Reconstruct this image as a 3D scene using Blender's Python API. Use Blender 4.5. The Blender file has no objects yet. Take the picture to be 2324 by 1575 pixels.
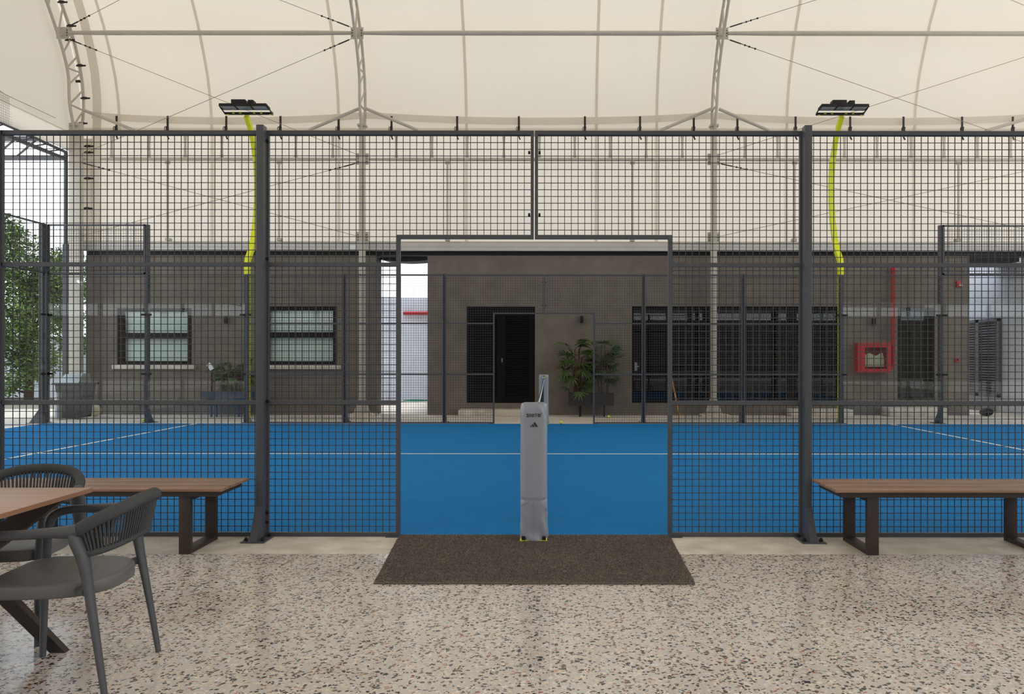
import bpy, bmesh, math, random
from mathutils import Vector, Matrix
R = math.radians
S = bpy.context.scene
COL = S.collection
random.seed(7)

# ------------------------------------------------------------------ camera
W_, H_, F_ = 2324, 1575, 1787.0
PX0, PY0, CH = 1247.0, 812.0, 1.322
cam_d = bpy.data.cameras.new('camera'); cam = bpy.data.objects.new('camera', cam_d); COL.objects.link(cam)
cam.location = (0, 0, CH); cam.rotation_euler = (R(90), R(-0.055), 0)
cam_d.sensor_width = 36; cam_d.lens = 36 * F_ / W_
cam_d.shift_x = -(PX0 - W_ / 2) / W_; cam_d.shift_y = (PY0 - H_ / 2) / W_
cam_d.clip_start = 0.05; cam_d.clip_end = 300
S.camera = cam
S.view_settings.view_transform = 'Standard'; S.view_settings.look = 'None'
S.view_settings.exposure = 0.0; S.view_settings.gamma = 1; S.view_settings.use_curve_mapping = False

# ------------------------------------------------------------------ sky
wd = bpy.data.worlds.new('sky'); S.world = wd; wd.use_nodes = True
nt = wd.node_tree; nt.nodes.clear()
wo = nt.nodes.new('ShaderNodeOutputWorld'); bg = nt.nodes.new('ShaderNodeBackground')
tc = nt.nodes.new('ShaderNodeTexCoord'); sp = nt.nodes.new('ShaderNodeSeparateXYZ')
cr = nt.nodes.new('ShaderNodeValToRGB')
cr.color_ramp.elements[0].position = 0.0; cr.color_ramp.elements[0].color = (0.93, 0.97, 1.0, 1)
cr.color_ramp.elements[1].position = 0.7; cr.color_ramp.elements[1].color = (0.80, 0.90, 1.0, 1)
nt.links.new(tc.outputs['Generated'], sp.inputs[0]); nt.links.new(sp.outputs['Z'], cr.inputs[0])
nt.links.new(cr.outputs[0], bg.inputs['Color']); bg.inputs['Strength'].default_value = 2.45
nt.links.new(bg.outputs[0], wo.inputs['Surface'])
sun_d = bpy.data.lights.new('sun', 'SUN'); sun = bpy.data.objects.new('sun', sun_d); COL.objects.link(sun)
sun_d.energy = 2.2; sun_d.angle = R(14); sun_d.color = (1, 0.95, 0.88)
sun.rotation_euler = (R(-14), R(8), 0)

def X_(px, y): return (px - PX0) * y / F_
def Z_(py, y): return CH - (py - PY0) * y / F_
def G_(py): return CH * F_ / (py - PY0)

# ------------------------------------------------------------------ materials
def mat(name, col, rough=0.5, metal=0.0, spec=0.5, noise=0, nscale=20, bump=0, bscale=60, col2=None, coat=0):
    m = bpy.data.materials.new(name); m.use_nodes = True
    n = m.node_tree; b = n.nodes['Principled BSDF']
    b.inputs['Roughness'].default_value = rough; b.inputs['Metallic'].default_value = metal
    b.inputs['Specular IOR Level'].default_value = spec; b.inputs['Coat Weight'].default_value = coat
    b.inputs['Base Color'].default_value = (*col, 1)
    g = n.nodes.new('ShaderNodeNewGeometry')
    if noise or col2:
        t = n.nodes.new('ShaderNodeTexNoise'); t.inputs['Scale'].default_value = nscale; t.inputs['Detail'].default_value = 5
        n.links.new(g.outputs['Position'], t.inputs['Vector'])
        r = n.nodes.new('ShaderNodeValToRGB')
        c2 = col2 or tuple(min(1, c * (1 + noise)) for c in col); c1 = col if col2 else tuple(c * (1 - noise) for c in col)
        r.color_ramp.elements[0].position = .3; r.color_ramp.elements[0].color = (*c1, 1)
        r.color_ramp.elements[1].position = .7; r.color_ramp.elements[1].color = (*c2, 1)
        n.links.new(t.outputs['Fac'], r.inputs[0]); n.links.new(r.outputs[0], b.inputs['Base Color'])
    if bump:
        t = n.nodes.new('ShaderNodeTexNoise'); t.inputs['Scale'].default_value = bscale; t.inputs['Detail'].default_value = 3
        n.links.new(g.outputs['Position'], t.inputs['Vector'])
        bp = n.nodes.new('ShaderNodeBump'); bp.inputs['Strength'].default_value = bump; bp.inputs['Distance'].default_value = .01
        n.links.new(t.outputs['Fac'], bp.inputs['Height']); n.links.new(bp.outputs[0], b.inputs['Normal'])
    return m
def s2l(r, g, b):
    f = lambda c: (c / 255 / 12.92) if c / 255 < .04045 else ((c / 255 + .055) / 1.055) ** 2.4
    return (f(r), f(g), f(b))

M = {}
M['steel'] = mat('charcoal_steel', s2l(70, 71, 76), .45, 0, .5, .06, 30)
M['wire'] = mat('dark_wire', s2l(54, 52, 54), .5)
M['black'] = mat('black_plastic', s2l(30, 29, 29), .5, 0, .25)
M['frame_dark'] = mat('dark_brown_frame', s2l(17, 15, 14), .55, 0, .15)
M['cream_steel'] = mat('cream_painted_steel', s2l(182, 175, 163), .45, 0, .5, .04, 6)
M['gutter'] = mat('white_gutter_metal', s2l(192, 189, 185), .45, 0, .5, .04, 3)
M['plastic'] = mat('dark_grey_plastic', s2l(72, 72, 74), .5, 0, .5, 0, 20, .12, 900)
M['seat'] = mat('grey_brown_seat', s2l(96, 93, 90), .42, 0, .5, 0, 20, .1, 900)
M['rope'] = mat('charcoal_rope', s2l(70, 70, 70), .8, 0, .3, .12, 200)
M['bronze'] = mat('dark_bronze_steel', s2l(56, 46, 40), .5, 0, .35, .1, 12)
M['concrete'] = mat('trowelled_concrete', s2l(178, 168, 153), .7, 0, .4, 0, 5.0, .15, 30, s2l(214, 205, 192))
M['apron'] = mat('pale_concrete_paving', s2l(190, 181, 170), .8, 0, .4, 0, 1.4, .1, 20, s2l(206, 198, 188))
M['plaster'] = mat('taupe_plaster', s2l(104, 96, 88), .85, 0, .3, 0, 2.2, .08, 25, s2l(121, 112, 103))
M['white_wall'] = mat('white_render', s2l(222, 224, 232), .85, 0, .3, .05, 2)
M['block_wall'] = mat('rough_white_blockwork', s2l(208, 211, 222), .9, 0, .3, 0, 3, .3, 12, s2l(222, 225, 236))
M['pad'] = mat('grey_vinyl', s2l(140, 143, 151), .34, 0, .5, .02, 5, .05, 25)
M['letter'] = mat('black_print', s2l(30, 30, 32), .5)
M['yellow'] = mat('fluorescent_yellow_paint', (0.72, 0.78, 0.0), .4)
M['ball'] = mat('tennis_felt', (0.62, 0.78, 0.04), .9)
M['red'] = mat('red_paint', s2l(178, 24, 34), .4)
M['white'] = mat('white_plastic', s2l(225, 225, 222), .4)
M['grey_lid'] = mat('grey_bin_lid', s2l(150, 158, 160), .45)
M['bin'] = mat('dark_bin_plastic', s2l(36, 38, 42), .6, 0, .25)
M['silver'] = mat('galvanised_metal', s2l(150, 150, 155), .35, .8)
M['hose'] = mat('green_hose', s2l(40, 130, 105), .4)
M['net_cord'] = mat('net_cord', s2l(25, 25, 26), .7)
M['tape'] = mat('white_net_tape', s2l(225, 222, 212), .7, 0, .3, .05, 60)
M['leaf'] = mat('palm_leaf', s2l(44, 68, 30), .45, 0, .4, 0, 9, 0, 20, s2l(78, 100, 46))
M['treeleaf'] = mat('tree_leaf', s2l(54, 78, 42), .6, 0, .3, 0, 1.7, 0, 20, s2l(128, 158, 84))
M['bark'] = mat('bark', s2l(92, 74, 58), .9, 0, .3, .3, 30, .4, 60)
M['canes'] = mat('palm_cane', s2l(84, 62, 44), .85, 0, .3, .3, 60)
M['planter'] = mat('black_planter', s2l(44, 42, 42), .6)
M['navy'] = mat('navy_planter', s2l(48, 62, 82), .55)
M['soil'] = mat('soil', s2l(50, 40, 32), .95)
M['blind'] = mat('pale_blind', s2l(225, 232, 228), .6)
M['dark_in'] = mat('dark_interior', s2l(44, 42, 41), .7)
M['louver'] = mat('black_louver', s2l(17, 15, 14), .55, 0, .15)
M['grey_louver'] = mat('grey_louver', s2l(110, 110, 120), .5)
M['strap'] = mat('black_strap', s2l(38, 34, 28), .6)
M['cable'] = mat('steel_cable', s2l(150, 138, 118), .45, .3)
M['canvas'] = mat('canvas_hose', s2l(215, 205, 180), .8)
M['lens'] = mat('led_lens', s2l(120, 128, 145), .2)
M['shade'] = mat('dark_shade_cloth', s2l(70, 68, 68), .8)
M['wood_pole'] = mat('yellow_wood', s2l(190, 140, 60), .6)
M['mortar'] = mat('kerb_stone', s2l(165, 160, 150), .9)

def wood(name, c1, c2, rough):
    m = bpy.data.materials.new(name); m.use_nodes = True; n = m.node_tree; b = n.nodes['Principled BSDF']
    g = n.nodes.new('ShaderNodeNewGeometry'); mp = n.nodes.new('ShaderNodeMapping'); mp.inputs['Scale'].default_value = (1.2, 28, 28)
    t = n.nodes.new('ShaderNodeTexNoise'); t.inputs['Scale'].default_value = 1.6; t.inputs['Detail'].default_value = 6
    r = n.nodes.new('ShaderNodeValToRGB')
    r.color_ramp.elements[0].position = .3; r.color_ramp.elements[0].color = (*c1, 1)
    r.color_ramp.elements[1].position = .7; r.color_ramp.elements[1].color = (*c2, 1)
    n.links.new(g.outputs['Position'], mp.inputs[0]); n.links.new(mp.outputs[0], t.inputs[0])
    n.links.new(t.outputs['Fac'], r.inputs[0]); n.links.new(r.outputs[0], b.inputs['Base Color'])
    b.inputs['Roughness'].default_value = rough
    return m
M['wood'] = wood('brown_plank_wood', s2l(112, 80, 60), s2l(158, 122, 96), .38)
M['table_wood'] = wood('table_laminate', s2l(150, 116, 96), s2l(182, 148, 126), .34)
M['edge'] = mat('brown_edge_band', s2l(150, 108, 78), .45)

def fabric(name, diff, trans, fac):
    m = bpy.data.materials.new(name); m.use_nodes = True; n = m.node_tree; n.nodes.clear()
    o = n.nodes.new('ShaderNodeOutputMaterial'); mx = n.nodes.new('ShaderNodeMixShader')
    d = n.nodes.new('ShaderNodeBsdfDiffuse'); t = n.nodes.new('ShaderNodeBsdfTranslucent')
    d.inputs[0].default_value = (*diff, 1); t.inputs[0].default_value = (*trans, 1); mx.inputs[0].default_value = fac
    g = n.nodes.new('ShaderNodeNewGeometry'); nz = n.nodes.new('ShaderNodeTexNoise'); nz.inputs['Scale'].default_value = .5
    mr = n.nodes.new('ShaderNodeMapRange'); mr.inputs['To Min'].default_value = .93; mr.inputs['To Max'].default_value = 1.05
    mu = n.nodes.new('ShaderNodeVectorMath'); mu.operation = 'SCALE'; mu.inputs[0].default_value = trans
    n.links.new(g.outputs['Position'], nz.inputs[0]); n.links.new(nz.outputs['Fac'], mr.inputs[0]); n.links.new(mr.outputs[0], mu.inputs['Scale'])
    n.links.new(mu.outputs[0], t.inputs[0])
    n.links.new(d.outputs[0], mx.inputs[1]); n.links.new(t.outputs[0], mx.inputs[2]); n.links.new(mx.outputs[0], o.inputs[0])
    return m
M['fabric'] = fabric('cream_membrane', (.72, .69, .64), (.46, .395, .31), .50)
M['curtain'] = fabric('cream_curtain_membrane', (.72, .69, .65), (.62, .54, .445), .50)
M['hem'] = fabric('doubled_membrane_hem', (.80, .76, .70), (.74, .69, .61), .60)
M['net_fab'] = mat('grey_bird_net', s2l(120, 118, 112), .8)

def glass(name, tint, rough=0.02, gain=1.7):
    m = bpy.data.materials.new(name); m.use_nodes = True; n = m.node_tree; n.nodes.clear()
    o = n.nodes.new('ShaderNodeOutputMaterial'); mx = n.nodes.new('ShaderNodeMixShader')
    t = n.nodes.new('ShaderNodeBsdfTransparent'); t.inputs[0].default_value = (*tint, 1)
    g = n.nodes.new('ShaderNodeBsdfGlossy'); g.inputs['Roughness'].default_value = rough
    f = n.nodes.new('ShaderNodeFresnel'); f.inputs['IOR'].default_value = 1.5
    mu = n.nodes.new('ShaderNodeMath'); mu.operation = 'MULTIPLY'; mu.inputs[1].default_value = gain; mu.use_clamp = True
    ge = n.nodes.new('ShaderNodeNewGeometry'); inv = n.nodes.new('ShaderNodeMath'); inv.operation = 'SUBTRACT'; inv.inputs[0].default_value = 1
    m2 = n.nodes.new('ShaderNodeMath'); m2.operation = 'MULTIPLY'
    n.links.new(ge.outputs['Backfacing'], inv.inputs[1]); n.links.new(f.outputs[0], mu.inputs[0])
    n.links.new(mu.outputs[0], m2.inputs[0]); n.links.new(inv.outputs[0], m2.inputs[1]); n.links.new(m2.outputs[0], mx.inputs[0])
    n.links.new(t.outputs[0], mx.inputs[1]); n.links.new(g.outputs[0], mx.inputs[2]); n.links.new(mx.outputs[0], o.inputs[0])
    return m
M['glass'] = glass('tempered_glass', (.93, .95, .95), .01, 1.6)
M['pane'] = glass('window_glass', (.93, .96, .95), .02, 1.6)
M['dark_pane'] = glass('tinted_glass', (.40, .43, .45), .01, 1.5)

def terrazzo():
    m = bpy.data.materials.new('terrazzo'); m.use_nodes = True; n = m.node_tree; b = n.nodes['Principled BSDF']; L = n.links
    g = n.nodes.new('ShaderNodeNewGeometry')
    wn = n.nodes.new('ShaderNodeTexNoise'); wn.inputs['Scale'].default_value = 80; wn.inputs['Detail'].default_value = 1
    L.new(g.outputs['Position'], wn.inputs['Vector'])
    wm = n.nodes.new('ShaderNodeVectorMath'); wm.operation = 'MULTIPLY_ADD'; wm.inputs[1].default_value = (.010, .010, 0)
    L.new(wn.outputs['Color'], wm.inputs[0]); L.new(g.outputs['Position'], wm.inputs[2])
    base = n.nodes.new('ShaderNodeTexNoise'); base.inputs['Scale'].default_value = 2.5; base.inputs['Detail'].default_value = 6
    L.new(g.outputs['Position'], base.inputs['Vector'])
    r = n.nodes.new('ShaderNodeValToRGB')
    r.color_ramp.elements[0].position = .3; r.color_ramp.elements[0].color = (*s2l(184, 174, 164), 1)
    r.color_ramp.elements[1].position = .7; r.color_ramp.elements[1].color = (*s2l(199, 189, 179), 1)
    L.new(base.outputs['Fac'], r.inputs[0])
    cur = r.outputs[0]
    def layer(cur, scale, off, prob, edge, cols):
        add = n.nodes.new('ShaderNodeVectorMath'); add.operation = 'ADD'; add.inputs[1].default_value = (off, off * 1.7, 0)
        L.new(wm.outputs[0], add.inputs[0])
        v = n.nodes.new('ShaderNodeTexVoronoi'); v.voronoi_dimensions = '2D'; v.inputs['Scale'].default_value = scale
        e = n.nodes.new('ShaderNodeTexVoronoi'); e.voronoi_dimensions = '2D'; e.feature = 'DISTANCE_TO_EDGE'; e.inputs['Scale'].default_value = scale
        L.new(add.outputs[0], v.inputs['Vector']); L.new(add.outputs[0], e.inputs['Vector'])
        sx = n.nodes.new('ShaderNodeSeparateColor'); L.new(v.outputs['Color'], sx.inputs[0])
        lt = n.nodes.new('ShaderNodeMath'); lt.operation = 'LESS_THAN'; lt.inputs[1].default_value = prob; L.new(sx.outputs[0], lt.inputs[0])
        # random chip size: threshold varies per cell
        th = n.nodes.new('ShaderNodeMath'); th.operation = 'MULTIPLY_ADD'; th.inputs[1].default_value = edge * 1.6; th.inputs[2].default_value = edge * .5
        L.new(sx.outputs[1], th.inputs[0])
        gt = n.nodes.new('ShaderNodeMath'); gt.operation = 'GREATER_THAN'; L.new(e.outputs['Distance'], gt.inputs[0]); L.new(th.outputs[0], gt.inputs[1])
        mk = n.nodes.new('ShaderNodeMath'); mk.operation = 'MULTIPLY'; L.new(lt.outputs[0], mk.inputs[0]); L.new(gt.outputs[0], mk.inputs[1])
        rp = n.nodes.new('ShaderNodeValToRGB'); rp.color_ramp.interpolation = 'CONSTANT'
        rp.color_ramp.elements[0].color = (*cols[0], 1)
        for i, c in enumerate(cols[1:]):
            k = rp.color_ramp.elements.new((i + 1) / len(cols)) if i else rp.color_ramp.elements[1]
            k.position = (i + 1) / len(cols); k.color = (*c, 1)
        L.new(sx.outputs[2], rp.inputs[0])
        mx = n.nodes.new('ShaderNodeMix'); mx.data_type = 'RGBA'
        L.new(mk.outputs[0], mx.inputs[0]); L.new(cur, mx.inputs[6]); L.new(rp.outputs[0], mx.inputs[7])
        return mx.outputs[2]
    cur = layer(cur, 84, 3.1, .34, .12, [s2l(220, 205, 188), s2l(214, 197, 177), s2l(206, 202, 199), s2l(188, 185, 186)])
    cur = layer(cur, 54, 9.4, .26, .13, [s2l(222, 208, 190), s2l(214, 196, 172), s2l(212, 209, 207), s2l(184, 182, 188)])
    cur = layer(cur, 60, 17.7, .14, .14, [s2l(150, 94, 78), s2l(178, 126, 106), s2l(156, 116, 90), s2l(120, 88, 76)])
    cur = layer(cur, 72, 31.3, .18, .13, [s2l(44, 45, 47), s2l(66, 67, 69), s2l(38, 38, 40)])
    cur = layer(cur, 50, 44.3, .17, .15, [s2l(38, 40, 42), s2l(58, 59, 61), s2l(34, 34, 35)])
    # joints
    sp_ = n.nodes.new('ShaderNodeSeparateXYZ'); L.new(g.outputs['Position'], sp_.inputs[0])
    a = n.nodes.new('ShaderNodeMath'); a.operation = 'PINGPONG'; a.inputs[1].default_value = .245; L.new(sp_.outputs[0], a.inputs[0])
    a2 = n.nodes.new('ShaderNodeMath'); a2.operation = 'LESS_THAN'; a2.inputs[1].default_value = .0009; L.new(a.outputs[0], a2.inputs[0])
    a3 = n.nodes.new('ShaderNodeMath'); a3.operation = 'MULTIPLY'; a3.inputs[1].default_value = .45; L.new(a2.outputs[0], a3.inputs[0])
    mx = n.nodes.new('ShaderNodeMix'); mx.data_type = 'RGBA'; L.new(a3.outputs[0], mx.inputs[0]); L.new(cur, mx.inputs[6]); mx.inputs[7].default_value = (*s2l(120, 112, 104), 1)
    L.new(mx.outputs[2], b.inputs['Base Color'])
    rr = n.nodes.new('ShaderNodeMapRange'); rr.inputs['To Min'].default_value = .10; rr.inputs['To Max'].default_value = .22
    L.new(base.outputs['Fac'], rr.inputs[0]); L.new(rr.outputs[0], b.inputs['Roughness'])
    b.inputs['Specular IOR Level'].default_value = .5
    return m
M['terrazzo'] = terrazzo()

def speckle(name, c1, c2, scale, bump=.4, rough=.9, big=None):
    m = bpy.data.materials.new(name); m.use_nodes = True; n = m.node_tree; b = n.nodes['Principled BSDF']; L = n.links
    g = n.nodes.new('ShaderNodeNewGeometry'); t = n.nodes.new('ShaderNodeTexNoise'); t.inputs['Scale'].default_value = scale; t.inputs['Detail'].default_value = 2
    L.new(g.outputs['Position'], t.inputs[0]); r = n.nodes.new('ShaderNodeValToRGB')
    r.color_ramp.elements[0].position = .36; r.color_ramp.elements[0].color = (*c1, 1); r.color_ramp.elements[1].position = .64; r.color_ramp.elements[1].color = (*c2, 1)
    L.new(t.outputs['Fac'], r.inputs[0]); out = r.outputs[0]
    if big:
        t2 = n.nodes.new('ShaderNodeTexNoise'); t2.inputs['Scale'].default_value = 3; t2.inputs['Detail'].default_value = 4; L.new(g.outputs['Position'], t2.inputs[0])
        mr = n.nodes.new('ShaderNodeMapRange'); mr.inputs['To Min'].default_value = 1 - big; mr.inputs['To Max'].default_value = 1 + big; L.new(t2.outputs['Fac'], mr.inputs[0])
        sc = n.nodes.new('ShaderNodeVectorMath'); sc.operation = 'SCALE'; L.new(out, sc.inputs[0]); L.new(mr.outputs[0], sc.inputs['Scale']); out = sc.outputs[0]
    L.new(out, b.inputs['Base Color'])
    bp = n.nodes.new('ShaderNodeBump'); bp.inputs['Strength'].default_value = bump; bp.inputs['Distance'].default_value = .004
    L.new(t.outputs['Fac'], bp.inputs['Height']); L.new(bp.outputs[0], b.inputs['Normal']); b.inputs['Roughness'].default_value = rough
    b.inputs['Specular IOR Level'].default_value = .25
    return m
M['court'] = speckle('blue_court_turf', s2l(6, 84, 142), s2l(44, 132, 192), 170, .4, .95, .10)
M['court'].node_tree.nodes['Principled BSDF'].inputs['Specular IOR Level'].default_value = .08
M['mat'] = speckle('brown_coil_mat', s2l(52, 45, 40), s2l(132, 120, 110), 260, .8, .9, .15)
M['line'] = mat('white_court_line', s2l(225, 222, 208), .8)

# ------------------------------------------------------------------ mesh builder
class MB:
    def __init__(s): s.v = []; s.f = []
    def box(s, x0, x1, y0, y1, z0, z1):
        i = len(s.v)
        s.v += [(x0, y0, z0), (x1, y0, z0), (x1, y1, z0), (x0, y1, z0), (x0, y0, z1), (x1, y0, z1), (x1, y1, z1), (x0, y1, z1)]
        s.f += [(i, i + 3, i + 2, i + 1), (i + 4, i + 5, i + 6, i + 7), (i, i + 1, i + 5, i + 4), (i + 1, i + 2, i + 6, i + 5), (i + 2, i + 3, i + 7, i + 6), (i + 3, i, i + 4, i + 7)]
        return s
    def hull8(s, p):   # eight points, bottom ring then top ring
        i = len(s.v); s.v += [tuple(q) for q in p]
        s.f += [(i, i + 3, i + 2, i + 1), (i + 4, i + 5, i + 6, i + 7), (i, i + 1, i + 5, i + 4), (i + 1, i + 2, i + 6, i + 5), (i + 2, i + 3, i + 7, i + 6), (i + 3, i, i + 4, i + 7)]
        return s
    def tube(s, pts, r, n=8, cap=True, flat=1.0, up=None):
        pts = [Vector(p) for p in pts]; m = len(pts)
        rr = r if isinstance(r, (list, tuple)) else [r] * m
        ring0 = len(s.v); u = None
        for k, p in enumerate(pts):
            t = (pts[min(k + 1, m - 1)] - pts[max(k - 1, 0)]).normalized()
            if u is None:
                a = Vector(up) if up else (Vector((0, 0, 1)) if abs(t.z) < .9 else Vector((1, 0, 0)))
                u = (a - t * a.dot(t)).normalized()
            else: u = (u - t * u.dot(t)).normalized()
            w = t.cross(u)
            for j in range(n):
                an = 2 * math.pi * (j + .5) / n
                s.v.append(tuple(p + u * (math.cos(an) * rr[k]) + w * (math.sin(an) * rr[k] * flat)))
        for k in range(m - 1):
            for j in range(n):
                a = ring0 + k * n + j; b = ring0 + k * n + (j + 1) % n
                s.f.append((a, b, b + n, a + n))
        if cap:
            s.f.append(tuple(ring0 + j for j in reversed(range(n)))); s.f.append(tuple(ring0 + (m - 1) * n + j for j in range(n)))
        return s
    def bar(s, p0, p1, w, h, up=(0, 0, 1)):   # rectangular bar; w across, h along up
        p0 = Vector(p0); p1 = Vector(p1); t = (p1 - p0).normalized(); a = Vector(up); u = (a - t * a.dot(t)).normalized(); q = t.cross(u)
        ps = []
        for p in (p0, p1):
            ps += [p - q * w / 2 - u * h / 2, p + q * w / 2 - u * h / 2, p + q * w / 2 + u * h / 2, p - q * w / 2 + u * h / 2]
        return s.hull8(ps)
    def quad(s, a, b, c, d):
        i = len(s.v); s.v += [tuple(a), tuple(b), tuple(c), tuple(d)]; s.f.append((i, i + 1, i + 2, i + 3)); return s
    def rings(s, rings, cap=True):
        i0 = len(s.v); n = len(rings[0])
        for r in rings: s.v += [tuple(p) for p in r]
        for k in range(len(rings) - 1):
            for j in range(n):
                a = i0 + k * n + j; b = i0 + k * n + (j + 1) % n; s.f.append((a, b, b + n, a + n))
        if cap:
            s.f.append(tuple(i0 + j for j in reversed(range(n)))); s.f.append(tuple(i0 + (len(rings) - 1) * n + j for j in range(n)))
        return s
    def sphere(s, c, r, nu=16, nv=10, sx=1, sy=1, sz=1):
        rg = []
        for k in range(nv + 1):
            a = math.pi * k / nv; q = max(math.sin(a), .02)
            rg.append([(c[0] + r * sx * q * math.cos(2 * math.pi * j / nu), c[1] + r * sy * q * math.sin(2 * math.pi * j / nu), c[2] - r * sz * math.cos(a)) for j in range(nu)])
        return s.rings(rg)
    def grid(s, fn, nu, nv):
        i0 = len(s.v)
        for a in range(nu + 1):
            for b in range(nv + 1): s.v.append(tuple(fn(a / nu, b / nv)))
        for a in range(nu):
            for b in range(nv):
                q = i0 + a * (nv + 1) + b; s.f.append((q, q + nv + 1, q + nv + 2, q + 1))
        return s
    def build(s, name, m, parent=None, loc=None, bevel=0, ang=35):
        off = Vector((0, 0, 0))
        if parent is not None:
            q = parent
            while q is not None: off += q.location; q = q.parent
        elif loc is not None: off = Vector(loc)
        me = bpy.data.meshes.new(name)
        me.from_pydata([(v[0] - off.x, v[1] - off.y, v[2] - off.z) for v in s.v], [], s.f)
        if bevel:
            bm = bmesh.new(); bm.from_mesh(me)
            es = [e for e in bm.edges if len(e.link_faces) == 2 and e.calc_face_angle(0) > R(30)]
            bmesh.ops.bevel(bm, geom=es, offset=bevel, segments=2, affect='EDGES', profile=.6)
            bm.to_mesh(me); bm.free()
        me.update()
        if ang: me.shade_smooth(); me.set_sharp_from_angle(angle=R(ang))
        me.materials.append(M[m] if isinstance(m, str) else m)
        o = bpy.data.objects.new(name, me); COL.objects.link(o)
        if parent is not None: o.parent = parent
        elif loc is not None: o.location = loc
        return o

def tag(o, label=None, cat=None, group=None, kind=None):
    if label: o['label'] = label
    if cat: o['category'] = cat
    if group: o['group'] = group
    if kind: o['kind'] = kind
    return o
def thing(name, label, cat, loc=(0, 0, 0), group=None):
    o = bpy.data.objects.new(name, None); COL.objects.link(o); o.location = loc; o.empty_display_size = .1
    return tag(o, label, cat, group)
def copy_tree(o, parent=None):
    kids = [c for c in COL.objects if c.parent == o]
    c = o.copy(); COL.objects.link(c); c.parent = parent
    for k in kids: copy_tree(k, c)
    return c
ORD = ['first', 'second', 'third', 'fourth', 'fifth', 'sixth', 'seventh', 'eighth', 'ninth', 'tenth', 'eleventh', 'twelfth', 'thirteenth', 'fourteenth', 'fifteenth', 'sixteenth', 'seventeenth', 'eighteenth', 'nineteenth', 'twentieth', 'twenty-first', 'twenty-second', 'twenty-third', 'twenty-fourth', 'twenty-fifth']

XC = -0.113            # centre line of the court (the net)
YN, YF = 5.83, 15.83   # near and far fence planes
YB = 18.2              # face of the buildings behind

# ------------------------------------------------------------------ ground
o = MB().box(-16, 16, -9, 5.30, -.12, 0).build('floor', 'terrazzo'); tag(o, kind='structure')
o = MB().box(-16, 16, 5.30, 5.87, -.12, 0).build('concrete_strip', 'concrete'); tag(o, kind='structure')
mb = MB(); mb.box(XC - 10, XC + 10, 5.87, 15.78, -.12, 0)
court = mb.build('court_surface', 'court'); tag(court, kind='structure')
xl, xr = XC - 6.95, XC + 6.95
def cl(x0, x1, y0, y1):
    MB().box(x0, x1, y0, y1, 0.0005, .002).build('court_line', 'line', court)
cl(xl - .2, xr + .2, 10.83 - .025, 10.83 + .025)
cl(xl - .025, xl + .025, 5.9, 15.75); cl(xr - .025, xr + .025, 5.9, 15.75)
mb = MB()
mb.box(-45, 45, 15.78, 60, -.12, 0); mb.box(-45, XC - 10, 5.87, 15.78, -.12, 0); mb.box(XC + 10, 45, 5.87, 15.78, -.12, 0)
mb.box(-45, -16, -9, 5.87, -.12, 0); mb.box(16, 45, -9, 5.87, -.12, 0); mb.box(-45, 45, -40, -9, -.12, 0)
o = mb.build('paving', 'apron'); tag(o, kind='structure')

# ------------------------------------------------------------------ fence parts
TW = .03
def fence_bars(name, bars, parent, m='steel'):
    mb = MB()
    for b in bars: mb.box(*b)
    return mb.build(name, m, parent)
def wires(parent, rects, y, pitch=.05, w=.0048, z_ph=0.0, x_ph=XC):
    """rects: (x0,x1,z0,z1) areas joined as one mesh; rods welded in two layers"""
    mb = MB(); h = w / 2
    x = min(r[0] for r in rects); x1 = max(r[1] for r in rects)
    k = math.ceil((x - x_ph) / pitch)
    while x_ph + k * pitch < x1:
        xx = x_ph + k * pitch + .025
        segs = sorted((r[2], r[3]) for r in rects if r[0] + .003 < xx < r[1] - .003)
        merged = []
        for a, b in segs:
            if merged and a <= merged[-1][1] + .01: merged[-1][1] = max(b, merged[-1][1])
            else: merged.append([a, b])
        for a, b in merged: mb.box(xx - h, xx + h, y + h, y + 3 * h, a, b)
        k += 1
    z = min(r[2] for r in rects); z1 = max(r[3] for r in rects); k = math.ceil((z - z_ph) / pitch)
    while z_ph + k * pitch < z1:
        zz = z_ph + k * pitch + .02
        segs = sorted((r[0], r[1]) for r in rects if r[2] + .003 < zz < r[3] - .003)
        merged = []
        for a, b in segs:
            if merged and a <= merged[-1][1] + .01: merged[-1][1] = max(b, merged[-1][1])
            else: merged.append([a, b])
        for a, b in merged: mb.box(a, b, y - h, y + h, zz - h, zz + h)
        k += 1
    return mb.build('wire_mesh', 'wire', parent, ang=0)

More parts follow.
